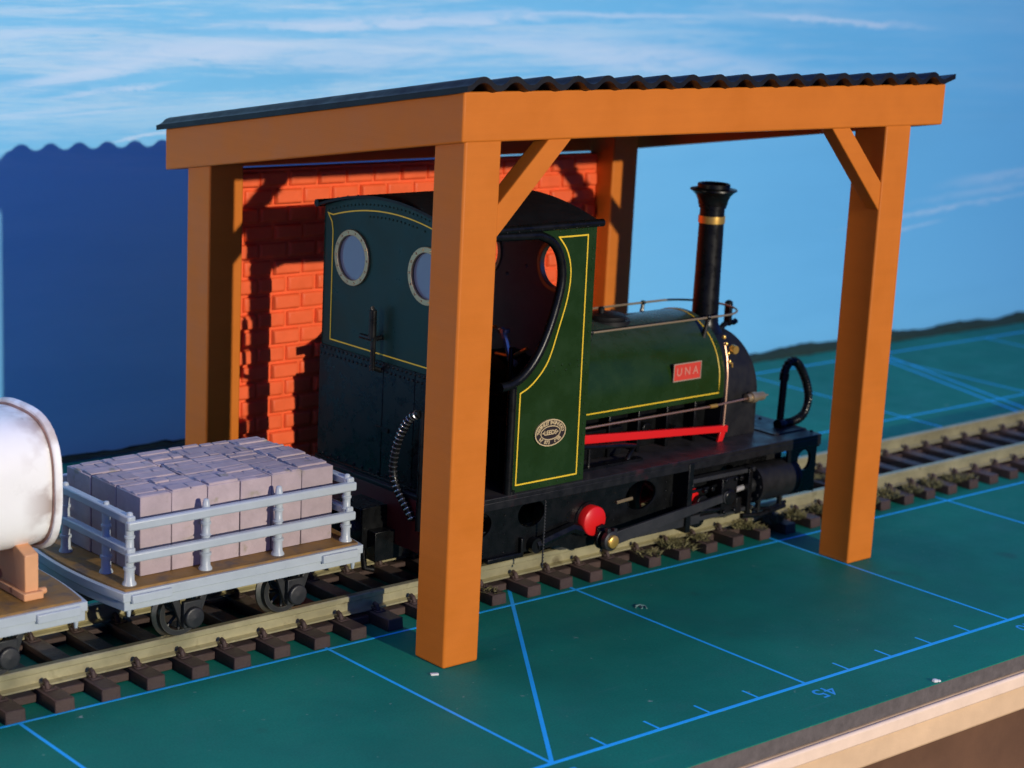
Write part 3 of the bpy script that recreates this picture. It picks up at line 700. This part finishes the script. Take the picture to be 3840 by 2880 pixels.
b.hexa([(136.6,-12.3,F),(137.9,-12.3,F),(137.9,-11.8,F),(136.6,-11.8,F),(137.3,-12.3,21.3),(138.7,-12.3,21.3),(138.7,-11.8,21.3),(137.3,-11.8,21.3)])
b.build('reversing_rod', M['red'], lo, bevel=.08)
b = MB().tube([(99, -13.3, 23.6), (112, -13.3, 22.3), (114.6, -13.3, 21.9), (113.6, -13.3, 20.6), (112.9, -13.3, F)], .45, 8)
b.tube([(104, -13.3, 22.9), (104, -13.3, F)], .3, 8); b.box(99, 116, -14.2, -12.6, F, F + .5); b.build('leaf_spring', M['black'], lo)
# brake hoses
def hose(name, path, r, coil, mm, m2, n=7):
    P = spline(path, n); o_ = MB().tube(P, r, 10).build(name, mm, lo)
    b = MB(); dense = spline(path, 60); acc = 0; last = Vector(dense[0])
    for q in dense[1:]:
        q = Vector(q); d = (q - last).length; acc += d
        if acc > coil:
            acc = 0; t = (q - last).normalized(); a = t.orthogonal().normalized(); c2 = t.cross(a)
            b.tube([q + (a*math.cos(2*PI*k/10) + c2*math.sin(2*PI*k/10))*(r+.03) for k in range(10)], .13, 5, closed=True)
        last = q
    b.build('hose_coil', m2, o_); return o_
b = MB().cyl((154.7, -10.9, F), (155.0, -10.9, 29.2), .68, 14).cyl((154.9, -10.9, 28.2), (155.0, -10.9, 29.6), .9, 14).cyl((154.9, -10.9, 29.6), (155.1, -10.9, 30.1), .8, 14)
b.build('front_brake_pipe', M['black'], lo, smooth=50)
hose('front_brake_hose', [(155.0, -10.9, 29.4), (155.5, -10.9, 30.9), (157, -10.9, 31.5), (158.9, -10.9, 30.6), (161.3, -10.9, 27.2), (162.3, -10.9, 23.9), (161.2, -10.9, 21.0), (158.3, -10.9, 19.4+.6), (155.5, -11.2, 19.9+.2)], .72, .62, M['black'], M['black'])
MB().lathe([(.01, -.8), (1.0, -.8), (1.1, 0), (.9, .8), (.01, .9)], (154.3, -11.4, 20.1), 'x', 14).cyl((155.6, -11.2, 20.1), (154.0, -11.4, 20.0), .8, 12).build('hose_end', M['black'], lo)
hose('rear_brake_hose', [(69.4, -11.2, 32.6), (69.2, -9.2, 31.6), (69.0, -7.2, 28.6), (68.9, -6.0, 25), (68.9, -5.8, 22), (69.0, -6.8, 19.6), (69.3, -9.2, 16.8), (69.5, -10.2, 15.4)], .62, .8, M['black'], mat('dark_steel', (.30, .30, .32), .25, metal=.9))
MB().cyl((69.8, -11.6, 14), (70.0, -11.6, 33), .7, 12).build('rear_brake_pipe', M['black'], lo)
# ---- cab
W = 17.3
def roofz(v, top=64.0, eav=61.0): return eav + (top - eav) * (1 - (v / W) ** 2)
vs = [-W + 2*W*i/24 for i in range(25)]
cab_out = [(-W, F)] + [(W, F)] + [(v, roofz(v, 63.9)) for v in reversed(vs)]
rear = MB().plate(cab_out, 71.3, 71.7, 'x', [circ((9.45, 53.6), 3.7), circ((-9.45, 53.6), 3.7)])
for i in range(34):
    v = -16.2 + 32.4*i/33; rear.dome((71.3, v, roofz(v, 63.9) - 1.0), .2, (-1, 0, 0))
    if 4 < i < 24 and i % 2 == 0 or abs(v) < 6: rear.dome((71.3, v, roofz(v, 63.9) - 2.9), .2, (-1, 0, 0))
rear.build('cab_rear_sheet', M['cabrear'], lo, smooth=30)
lower = MB()
for (a, c2) in ((-17.3, -7.75), (-7.6, .2), (.35, 17.3)): lower.box(71.0, 71.31, a, c2, F + .01, 38.3)
for i in range(31):
    v = -16.5 + 33*i/30; lower.dome((71.0, v, 37.9), .28, (-1, 0, 0)); lower.dome((71.0, v + .5, 36.9), .28, (-1, 0, 0))
for i in range(16): lower.dome((71.0, -16 + 2.1*i, F + .9), .3, (-1, 0, 0))
lower.box(70.7, 71.0, -1.6, 1.8, 27.2, 27.9); lower.box(70.5, 71.0, -17.3, 17.3, F + .01, F + .5)
lo_rear = lower.build('cab_rear_door', M['black'], lo, bevel=.05, seg=1)
p = [(14.9, 39.4), (14.9, 57.2), (15.2, 58.6), (16.3, 59.9)] + [(v, roofz(v, 63.9) - 1.95) for v in [15 - 30*i/20 for i in range(21)]] + [(-16.3, 59.9), (-15.2, 58.6), (-14.9, 57.2), (-14.9, 39.4)]
MB().ribbon(p, .2, 71.22, 71.34, 'x', closed=True).build('cab_rear_lining', M['yellow'], lo)
for v0 in (9.45, -9.45):
    b = MB(); b.plate(circ((v0, 53.6), 4.5, 40), 70.9, 71.35, 'x', [circ((v0, 53.6), 3.6, 40)])
    for k in range(14): b.dome((70.9, v0 + 4.05*math.cos(2*PI*k/14), 53.6 + 4.05*math.sin(2*PI*k/14)), .22, (-1, 0, 0))
    w = b.build('porthole_rim', M['brassdull'], lo, bevel=.08)
    MB().lathe([(.01, 71.45), (3.75, 71.45), (3.75, 71.55), (.01, 71.55)], (0, v0, 53.6), 'x', 32).build('porthole_glass', M['glass'], w)
b = MB().cyl((69.6, 1.3, 37.0), (69.6, 1.3, 42), .42, 10).cyl((69.6, 1.6, 42), (69.6, 1.6, 46.6), .62, 12).cyl((69.6, .9, 42), (69.6, 4.6, 42.0), .42, 10)
b.tube([(69.6, 1.6, 46.5), (69.6, 1.9, 47.1)], .3, 8).cyl((71.2, 1.3, 42.1), (69.6, 1.3, 42), .4, 8).cyl((71, .9, 36.9), (69.6, 1.3, 37.4), .4, 8); b.build('lamp_bracket', M['black'], lo)
# side sheets with the big keyhole opening; the same on both sides
curve_in = spline([(80.2, 36.7), (82.6, 37.0), (85.2, 38.4), (87.6, 41.0), (89.5, 44.5), (91.0, 48.6), (91.9, 52.6), (91.4, 56.2), (89.6, 58.8), (86.6, 60.1)], 5)
for sg in (-1, 1):
    v0 = sg * W; v1 = sg * (W - .4)
    frontp = [(83.2, F)] + [(83.2, 36.0), (83.4, 37.25)] + [q for q in curve_in if q[0] > 83.6 or q[1] > 50] + [(86.6, 61.0), (99.0, 61.0), (99.0, F)]
    b = MB().plate(frontp, v0, v1, 'y'); b.plate([(71.3, F), (74.2, F), (74.2, 58.0), (75.2, 59.6), (76.8, 60.3), (86.7, 60.25), (86.7, 61.0), (71.3, 61.0)], v0, v1, 'y')
    if sg < 0:
        for k in range(24): b.dome((98.35, v0, F + 1.0 + k*1.68), .24, (0, -1, 0))
        for k in range(8): b.dome((84 + k*1.85, v0, F + .55), .22, (0, -1, 0))
        for k in range(7): b.dome((91 + k*1.2, v0, 60.4), .2, (0, -1, 0))
        for (u, z) in ((91.3, 38.9), (93, 39), (94.6, 38.9), (91.6, 38.1), (93.9, 38.1), (96.4, 39.4), (97.8, 39.5), (96.6, 38.5), (97.9, 38.4)): b.dome((u, v0, z), .22, (0, -1, 0))
    side = b.build('cab_side_sheet', M['green'], lo, smooth=30)
    bb = MB().tube([(82.7, v0, F), (82.7, v0, 36.4)], .72, 12).tube([(q[0], v0, q[1]) for q in curve_in] + [(77.5, v0, 60.35), (75.4, v0, 59.7), (74.2, v0, 58.0), (74.2, v0, F)], .74, 12)
    bb.tube([(80.2, v0, 36.7), (83.2, v0, 36.4)], .5, 10); bb.lathe([(.01, 0), (.8, 0), (.8, .5), (.01, .5)], (83.2, v0, F), 'z', 12)
    bb.build('cab_beading', M['black'], side, smooth=50)
    if sg < 0:
        ln = spline([(84.35, 35.3), (87.0, 36.7), (89.9, 39.9), (92.0, 45.5), (93.4, 50), (93.75, 54), (92.8, 57.2), (90.95, 59.5)], 6)
        MB().ribbon([(84.3, 20.5)] + ln + [(97.1, 59.5), (97.4, 20.5)], .24, v0 - .06, v0 + .02, 'y', closed=True).build('cab_lining', M['yellow'], side)
# front sheet with portholes, inside painted brown
b = MB().plate([(-W+.4, F)] + [(W-.4, F)] + [(v*(W-.4)/W, roofz(v, 63.7) - .1) for v in reversed(vs)], 98.55, 98.95, 'x', [circ((8.9, 53.2), 3.7), circ((-8.9, 53.2), 3.7)])
for (v, z) in ((-1.5, 57), (-1.6, 52), (3, 57), (3, 50)): b.dome((98.55, v, z), .4, (-1, 0, 0))
b.build('cab_front_sheet', M['cabin'], lo)
for v0 in (8.9, -8.9):
    MB().plate(circ((v0, 53.2), 4.4, 40), 98.2, 99.2, 'x', [circ((v0, 53.2), 3.6, 40)]).build('porthole_rim', M['brassdull'], lo, bevel=.08)
b = MB().lathe([(.01, 93), (6.6, 93), (7, 93.5), (7, 98.5), (.01, 98.5)], (0, 0, 31), 'x', 32).box(92, 98.4, -7, 7, F, 31); b.box(80, 97, 9, 16.6, F, 33).build('backhead', M['black'], lo)
b = MB().tube([(92.6, -2.5, 42), (91.8, -4.0, 42.4), (91.4, -5.6, 40.8), (91.6, -6.5, 37.9), (91.8, -7.8, 37.4)], .52, 8).lathe([(.01, 0), (.7, 0), (.7, .6), (.01, .6)], (92, -4.6, 42), 'z', 10)
b.build('regulator_handle', M['steel'], lo)
b = MB().tube([(92.5, -9.5, 40.2), (92.5, -6.0, 38.2), (92.5, -2, 38)], .35, 8).tube([(93, 2, 41), (93, -1, 42.3)], .3, 8); b.build('gauge_fitting', M['brass'], lo)
b = MB().cyl((91, -9.3, 38.2), (97.5, -10.0, 38.9), .5, 10).box(86, 92.5, -11, -7, F, 29).cyl((89.5, -9, 29), (89.5, -9, 40.6), .4, 8); b.build('reverser_stand', M['black'], lo, bevel=.2)
b = MB(); A = []
for (u) in (70.0, 99.6):
    A.append([(b.bm.verts.new((u, v*1.025, roofz(v, 64.4, 61.3))), b.bm.verts.new((u, v*1.025, roofz(v, 64.4, 61.3) - .45))) for v in vs])
for i in range(len(vs)-1):
    p_, q_ = A
    b.bm.faces.new((p_[i][0], p_[i+1][0], q_[i+1][0], q_[i][0])); b.bm.faces.new((p_[i][1], q_[i][1], q_[i+1][1], p_[i+1][1]))
    b.bm.faces.new((p_[i][0], p_[i][1], p_[i+1][1], p_[i+1][0])); b.bm.faces.new((q_[i][0], q_[i+1][0], q_[i+1][1], q_[i][1]))
for k in (0, -1): b.bm.faces.new((A[0][k][0], A[1][k][0], A[1][k][1], A[0][k][1]))
for k in range(15):
    for v in (-16.6, 16.6): b.dome((71 + 2*k, v, roofz(v/1.025, 64.4, 61.3)), .17, (0, 0, 1))
for k in range(13): v = -16 + k*2.65; b.dome((98.9, v, roofz(v/1.025, 64.4, 61.3)), .17, (0, 0, 1)); b.dome((70.7, v, roofz(v/1.025, 64.4, 61.3)), .17, (0, 0, 1))
rf = b.build('cab_roof', M['roof'], lo, smooth=50)
for sg in (-1, 1):
    b = MB().cyl((69.9, sg*17.75, 61.35), (99.7, sg*17.75, 61.35), .62, 14)
    for k in range(12): b.dome((72 + k*2.4, sg*17.75 + sg*.5, 61.0), .2, (0, sg, -.3))
    b.build('roof_gutter', M['black'], rf, smooth=50)
# works plate
wp = MB().plate(circ((90.97, 28.25), 3.25, 48, 2.15), -W - .28, -W + .02, 'y').build('works_plate', M['plate_dark'], lo)
b = MB(); c0 = (90.97, 28.25)
b.plate(circ(c0, 3.3, 56, 2.2), -W - .36, -W - .1, 'y', [circ(c0, 3.12, 56, 2.02)]); b.plate(circ(c0, 2.15, 48, 1.18), -W - .36, -W - .2, 'y', [circ(c0, 2.0, 48, 1.03)])
b.build('plate_rim', M['plate_brass'], wp)
LET = []
def arc_text(s_, a0, a1, flip=False, size=.85):
    for i, chx in enumerate(s_):
        if chx == ' ': continue
        a = a0 + (a1 - a0) * i / (len(s_) - 1)
        x, z = c0[0] + 2.62*math.cos(a), c0[1] + 1.6*math.sin(a)
        nx_, nz_ = math.cos(a)/2.62, math.sin(a)/1.6
        rot = math.atan2(nz_, nx_) - PI/2 + (PI if flip else 0)
        LET.append(text_mesh('t', chx, size, M['plate_brass'], wp, Matrix.Translation((x*S, (-W - .28)*S, z*S)) @ Matrix.Rotation(PI/2, 4, 'X') @ Matrix.Rotation(rot, 4, 'Z'), ext=.05, bold=.025))
arc_text('THE HUNSLET ENGINE COLTD', math.radians(176), math.radians(8), size=.8)
arc_text('Nº 873  1905', math.radians(218), math.radians(322), flip=True, size=.8)
LET.append(text_mesh('t', '•LEEDS•', 1.0, M['plate_brass'], wp, Matrix.Translation((c0[0]*S, (-W - .28)*S, c0[1]*S)) @ ROTF, ext=.05, bold=.03))
join_into('plate_lettering', LET, M['plate_brass'], wp)

# ------------------------------------------------------------------ wagons
def wagon_base(t, ua, ub):
    """grey sole bars, brown deck with bowed ends, wheelsets"""
    Wd = 14.1; n = 14
    def bow(extra, w):
        L_ = [(ua - extra - 1.3*(1 - (v/w)**2), v) for v in [w - 2*w*i/n for i in range(n+1)]]
        R_ = [(ub + extra + 1.3*(1 - (v/w)**2), v) for v in [-w + 2*w*i/n for i in range(n+1)]]
        return L_ + R_
    MB().plate(bow(-.35, Wd - .35), 14.5, 15.0, 'z').build('deck', M['deck'], t, bevel=.05, seg=1)
    fr = MB(); fr.plate(bow(0, Wd), 12.0, 14.62, 'z', [[(q[0] * .93 + (ua+ub)/2*.07, q[1] * .9) for q in bow(-1.2, Wd)]])
    fr.plate(bow(.25, Wd + .22), 13.35, 14.66, 'z', [bow(-.4, Wd - .5)])
    for (a, c2) in ((ua + .9, ua + 7.2), (ub - 7.4, ub - 1.0)):
        for sg in (-1, 1): fr.box(a, c2, sg*(Wd+.75) if sg < 0 else Wd, -Wd if sg < 0 else Wd + .75, 13.1, 14.3)
    for u in (ua + .9, ub - 1.2):
        fr.cyl((u, -Wd + .4, 12.1), (u, -Wd + .4, 11.0), .38, 8, r1=.25)
    fr.build('sole_bar', M['grey'], t, bevel=.22, seg=2)
    MB().box(ua + 1.5, ub - 1.5, -7, 7, 11.6, 14.4).box(ua-3.5, ub+3.5, -1.1, 1.1, 9.3, 11.8).box(ua-5.2, ua-3.4, -1.8, 1.8, 8.6, 12).box(ub+3.4, ub+5.2, -1.8, 1.8, 8.6, 12).build('underframe', M['wheel'], t, bevel=.2)
    mid = (ua + ub)/2 + .6
    for du in (-8.9, 8.9):
        u = mid + du
        for sg in (-1, 1):
            v0 = sg*8.0; tt = sg*1.4; b = MB()
            b.lathe([(2.6, v0), (4.05, v0 - sg*.05), (4.05, v0 + tt*.35 - sg*.3), (3.45, v0 + tt*.35), (3.4, v0 + tt), (2.6, v0 + tt)], (u, 0, 8.15), 'y', 36, close=True)
            w = b.build('wheel', [M['tread']], t, smooth=35)
            b = MB().lathe([(2.55, v0 + tt*.2), (3.3, v0 + tt*.2), (3.3, v0 + tt*1.02), (2.75, v0 + tt*1.02)], (u, 0, 8.15), 'y', 36, close=True)
            b.lathe([(.01, v0), (.95, v0), (.95, v0 + tt), (.01, v0 + tt)], (u, 0, 8.15), 'y', 16)
            for k in range(8):
                a = 2*PI*k/8; b.tube([(u + .7*math.cos(a), v0 + tt*.6, 8.15 + .7*math.sin(a)), (u + 2.7*math.cos(a), v0 + tt*.6, 8.15 + 2.7*math.sin(a))], .24, 6)
            b.build('wheel_spokes', M['wheel'], w)
            y0_, y1_ = sg*11.2, sg*11.9
            b = MB().plate([(u-3.4, 12.4), (u-2.7, 12.4), (u-.9, 9.6), (u+.9, 9.6), (u+2.7, 12.4), (u+3.4, 12.4), (u+1.5, 7.4), (u+1.0, 6.6), (u-1.0, 6.6), (u-1.5, 7.4)], y0_, y1_, 'y')
            b.box(u-1.5, u+1.5, min(y1_, sg*12.7), max(y1_, sg*12.7), 7.0, 10.9)
            b.lathe([(.01, sg*12.6), (1.55, sg*12.6), (1.55, sg*13.25), (1.35, sg*13.4), (.3, sg*13.42), (.01, sg*13.5)], (u, 0, 8.5), 'y', 24)
            b.build('axle_box', M['wheel'], t, bevel=.12)
        MB().cyl((u, -11, 8.15), (u, 11, 8.15), .5, 10).build('axle', M['wheel'], t)

fw = empty('flat_wagon', (36.4, 0, 4.75), 'grey flat wagon with low fence rails and brown deck coupled behind the locomotive', 'wagon')
wagon_base(fw, 16.2, 56.6)
UP = [18.2, 30.5, 42.9, 55.2]; VP = [-12.0, -5.7, 5.7, 12.0]
def fence_post(u, v):
    b = MB().lathe([(.01, 15.0), (1.0, 15.0), (.95, 15.25), (.72, 15.6), (.68, 17.1), (.85, 17.15), (.85, 17.5), (.62, 17.6), (.62, 20.0), (.82, 20.1), (.62, 20.3), (.58, 21.6), (.74, 21.7), (.74, 22.0), (.6, 22.1), (.6, 24.2), (.42, 25.2), (.3, 25.35), (.01, 25.4)], (u, v, 0), 'z', 14)
    b.build('fence_post', M['grey'], fw, smooth=45)
for v in (-12.0, 12.0):
    for u in UP: fence_post(u, v)
    for z in (18.4, 22.95):
        sg = -1 if v < 0 else 1
        MB().box(UP[0] - .9, UP[3] + .9, min(v + sg*.25, v + sg*1.35), max(v + sg*.25, v + sg*1.35), z, z + 1.35).build('side_rail', M['grey'], fw, bevel=.25, seg=2)
for u in (UP[0], UP[3]):
    sg = -1 if u < 30 else 1
    for v in VP[1:3]: fence_post(u, v)
    for z in (19.15, 23.7):
        MB().box(min(u - sg*.5, u + sg*.75), max(u - sg*.5, u + sg*.75), -12.9, 12.9, z, z + 1.25).build('end_rail', M['grey'], fw, bevel=.25, seg=2)

st = empty('stone_load', (37.4, 0, 15), 'stack of pinkish grey cut stone blocks loaded on the flat wagon', 'stone load')
random.seed(21); nu = 6; a, c2 = 20.8, 54.1
edges = [a + (c2 - a) * i / nu + (random.uniform(-.35, .35) if 0 < i < nu else 0) for i in range(nu + 1)]
rows = [-10.2, -3.5, 3.3, 10.2]
for i in range(nu):
    for j in range(3):
        top_ = 26.45 + random.uniform(-.12, .12)
        ua_, ub_ = edges[i] + .07 + (random.uniform(-.3, .3) if j == 1 and i > 0 else .0), edges[i+1] - .07
        if i == 0: ua_ = edges[0] + random.uniform(0, .3)
        va, vb = rows[j] + .06 + (random.uniform(0, .12) if j == 0 else 0), rows[j+1] - .06
        b = MB(); q = [random.uniform(-.1, .1) for _ in range(8)]
        b.hexa([(ua_, va, 15.03), (ub_, va, 15.03), (ub_, vb, 15.03), (ua_, vb, 15.03), (ua_+q[0], va+abs(q[1]), top_), (ub_+q[3]*.3, va+abs(q[4]), top_+q[5]*.5), (ub_, vb, top_), (ua_, vb, top_+q[7]*.5)])
        v_ = va + .15                            # riven slabs that form the top of the block
        while v_ < vb - .5:
            vn = min(vb - .1, v_ + random.uniform(.9, 2.6)); h_ = random.uniform(.02, .34); k = random.uniform(.25, .75) if random.random() < .5 else None
            sp_ = [(ua_ + random.uniform(.0, .25), ub_ - random.uniform(.0, .25))] if k is None else [(ua_ + .05, ua_ + (ub_-ua_)*k - .04), (ua_ + (ub_-ua_)*k + .04, ub_ - .05)]
            for (p_, q_) in sp_:
                hh = h_ + random.uniform(-.08, .1); e_ = random.uniform(-.12, .12)
                b.hexa([(p_, v_, top_-.4), (q_, v_, top_-.4), (q_, vn-.05, top_-.4), (p_, vn-.05, top_-.4), (p_+.08, v_+.06, top_+hh), (q_-.08, v_+.06+e_, top_+hh), (q_-.08, vn-.12+e_, top_+hh+.06), (p_+.08, vn-.12, top_+hh+.06)])
            v_ = vn
        b.build('stone_block', M['stone'], st, bevel=.1, seg=1)

tw = empty('tank_wagon', (-10, 0, 4.75), 'white tank wagon with rust marks at the left edge of the photo', 'wagon')
wagon_base(tw, -30.2, 10.2)
cz, R_ = 29.6, 10.3                              # rounded square section
def sect(r, n=56, e=2.9):
    out = []
    for i in range(n):
        a_ = 2*PI*i/n; c_, s_ = math.cos(a_), math.sin(a_)
        k = (abs(c_)**e + abs(s_)**e) ** (-1/e); out.append((r*k*c_, cz + r*.925*k*s_))
    return out
b = MB(); prof = [(7.6, .80), (8.3, .93), (8.3, 1.0)]
def loft(b, rings_):
    R2 = [[b.bm.verts.new((u, p[0], p[1])) for p in sect(r)] for u, r in rings_]
    for A_, B2 in zip(R2, R2[1:]):
        for i in range(len(A_)): b.bm.faces.new((A_[i], A_[(i+1) % len(A_)], B2[(i+1) % len(A_)], B2[i]))
    b.bm.faces.new(R2[0]); b.bm.faces.new(R2[-1])
loft(b, [(-28.6, 7), (-28, 9), (-27, R_-.45), (-26, R_-.25), (6.4, R_-.25), (7.6, R_-.45), (8.6, 9.0), (9.1, 7)])
tk = b.build('tank_barrel', M['tank'], tw, smooth=50)
b = MB(); loft(b, [(7.8, R_-.6), (7.8, R_+.25), (8.15, R_+.5), (8.7, R_+.45), (8.95, R_+.05), (8.95, R_-1.2)]); b.build('end_rim', M['rim'], tw, smooth=50)
b = MB(); loft(b, [(7.65, R_-.5), (7.67, R_-.2), (7.82, R_-.08), (7.82, R_-.5)]); b.build('rust_seam', M['rust'], tw)
for (u) in (3.4, -25.0):
    b = MB()
    for sg in (-1, 1):
        b.hexa([(u, sg*10.2, 15.6), (u+2.0, sg*10.2, 15.6), (u+2.0, sg*7.8, 15.6), (u, sg*7.8, 15.6), (u, sg*10.2, 21.2), (u+2.0, sg*10.2, 21.2), (u+2.0, sg*6.5, 22.2), (u, sg*6.5, 22.2)])
        b.lathe([(.01, u+2.0), (.5, u+2.0), (.5, u+3.2), (.01, u+3.2)], (0, sg*9.9, 15.8), 'x', 10)
    b.box(u - .5, u + 2.4, -10.9, 10.9, 15.02, 16.1); b.box(u+.3, u+1.7, -8, 8, 15.5, 21.6)
    b.build('tank_saddle', M['saddle'], tw, bevel=.2)

# ------------------------------------------------------------------ camera
cam = bpy.data.cameras.new('camera'); co = bpy.data.objects.new('camera', cam); C.objects.link(co)
pos = Vector((-112.5956, -173.3385, 104.2312)); yaw, pitch, roll, fpx = 0.7213219, -0.2232454, 0.0492661, 7341.938
fw_ = Vector((math.cos(pitch)*math.sin(yaw), math.cos(pitch)*math.cos(yaw), math.sin(pitch)))
r_ = Vector((math.cos(yaw), -math.sin(yaw), 0)); u_ = r_.cross(fw_)
c_, s_ = math.cos(roll), math.sin(roll); R2 = r_*c_ + u_*s_; U2 = -r_*s_ + u_*c_
mw = Matrix((R2, U2, -fw_)).transposed().to_4x4(); mw.translation = pos * S
co.matrix_world = mw
cam.sensor_width = 36; cam.lens = 36 * fpx / 3840; cam.clip_start = .05; cam.clip_end = 200
cam.dof.use_dof = True; cam.dof.focus_distance = 292 * S; cam.dof.aperture_fstop = 4.2; cam.dof.aperture_blades = 0
bpy.context.scene.camera = co

# ------------------------------------------------------------------ light
def light(name, kind, loc, energy, col, size=None, target=(100, 60, 30)):
    l = bpy.data.lights.new(name, kind); l.energy = energy; l.color = col
    o = bpy.data.objects.new(name, l); C.objects.link(o); o.location = Vector(loc) * S
    o.rotation_euler = (Vector(target) - Vector(loc)).to_track_quat('-Z', 'Y').to_euler()
    return o, l
o, l = light('low_key_lamp', 'SPOT', (103, -1196, 330), 6300, (1.0, .91, .74), target=(-60, 80, 30))
l.shadow_soft_size = .075; l.spot_size = math.radians(60); l.spot_blend = 1.0
o, l = light('overhead_fill', 'AREA', (100, 260, 900), 215, (.52, .64, 1.0), target=(100, 80, 0)); l.shape = 'RECTANGLE'; l.size = 6; l.size_y = 3  # added soft fill from above for bluish top faces, no real fitting
o, l = light('side_fill', 'AREA', (-620, 70, 130), 130, (1.0, .80, .62), target=(60, 70, 30)); l.shape = 'RECTANGLE'; l.size = .9; l.size_y = 1.2  # added warm fill to brighten the left-facing sides, no known opening there

w = bpy.data.worlds.new('World'); bpy.context.scene.world = w; w.use_nodes = True
nt = w.node_tree; bg = nt.nodes['Background']; tc = nt.nodes.new('ShaderNodeTexCoord'); sp = nt.nodes.new('ShaderNodeSeparateXYZ')
cr = nt.nodes.new('ShaderNodeValToRGB'); mr = nt.nodes.new('ShaderNodeMapRange'); mr.inputs[1].default_value = -1; mr.inputs[2].default_value = 1
nt.links.new(tc.outputs['Generated'], sp.inputs[0]); nt.links.new(sp.outputs[2], mr.inputs[0]); nt.links.new(mr.outputs[0], cr.inputs[0]); nt.links.new(cr.outputs[0], bg.inputs[0])
e = cr.color_ramp.elements
e[0].position = .35; e[0].color = (.02, .014, .012, 1); e[1].position = .55; e[1].color = (.008, .065, .42, 1)
x = e.new(1.0); x.color = (.07, .13, .46, 1)
bg.inputs[1].default_value = 1.0

sc = bpy.context.scene
sc.view_settings.view_transform = 'Standard'; sc.view_settings.look = 'None'; sc.view_settings.exposure = 0; sc.view_settings.gamma = 1
sc.render.resolution_x = 1024; sc.render.resolution_y = 768
sc.cycles.use_denoising = True; sc.cycles.max_bounces = 8; sc.cycles.sample_clamp_indirect = 4
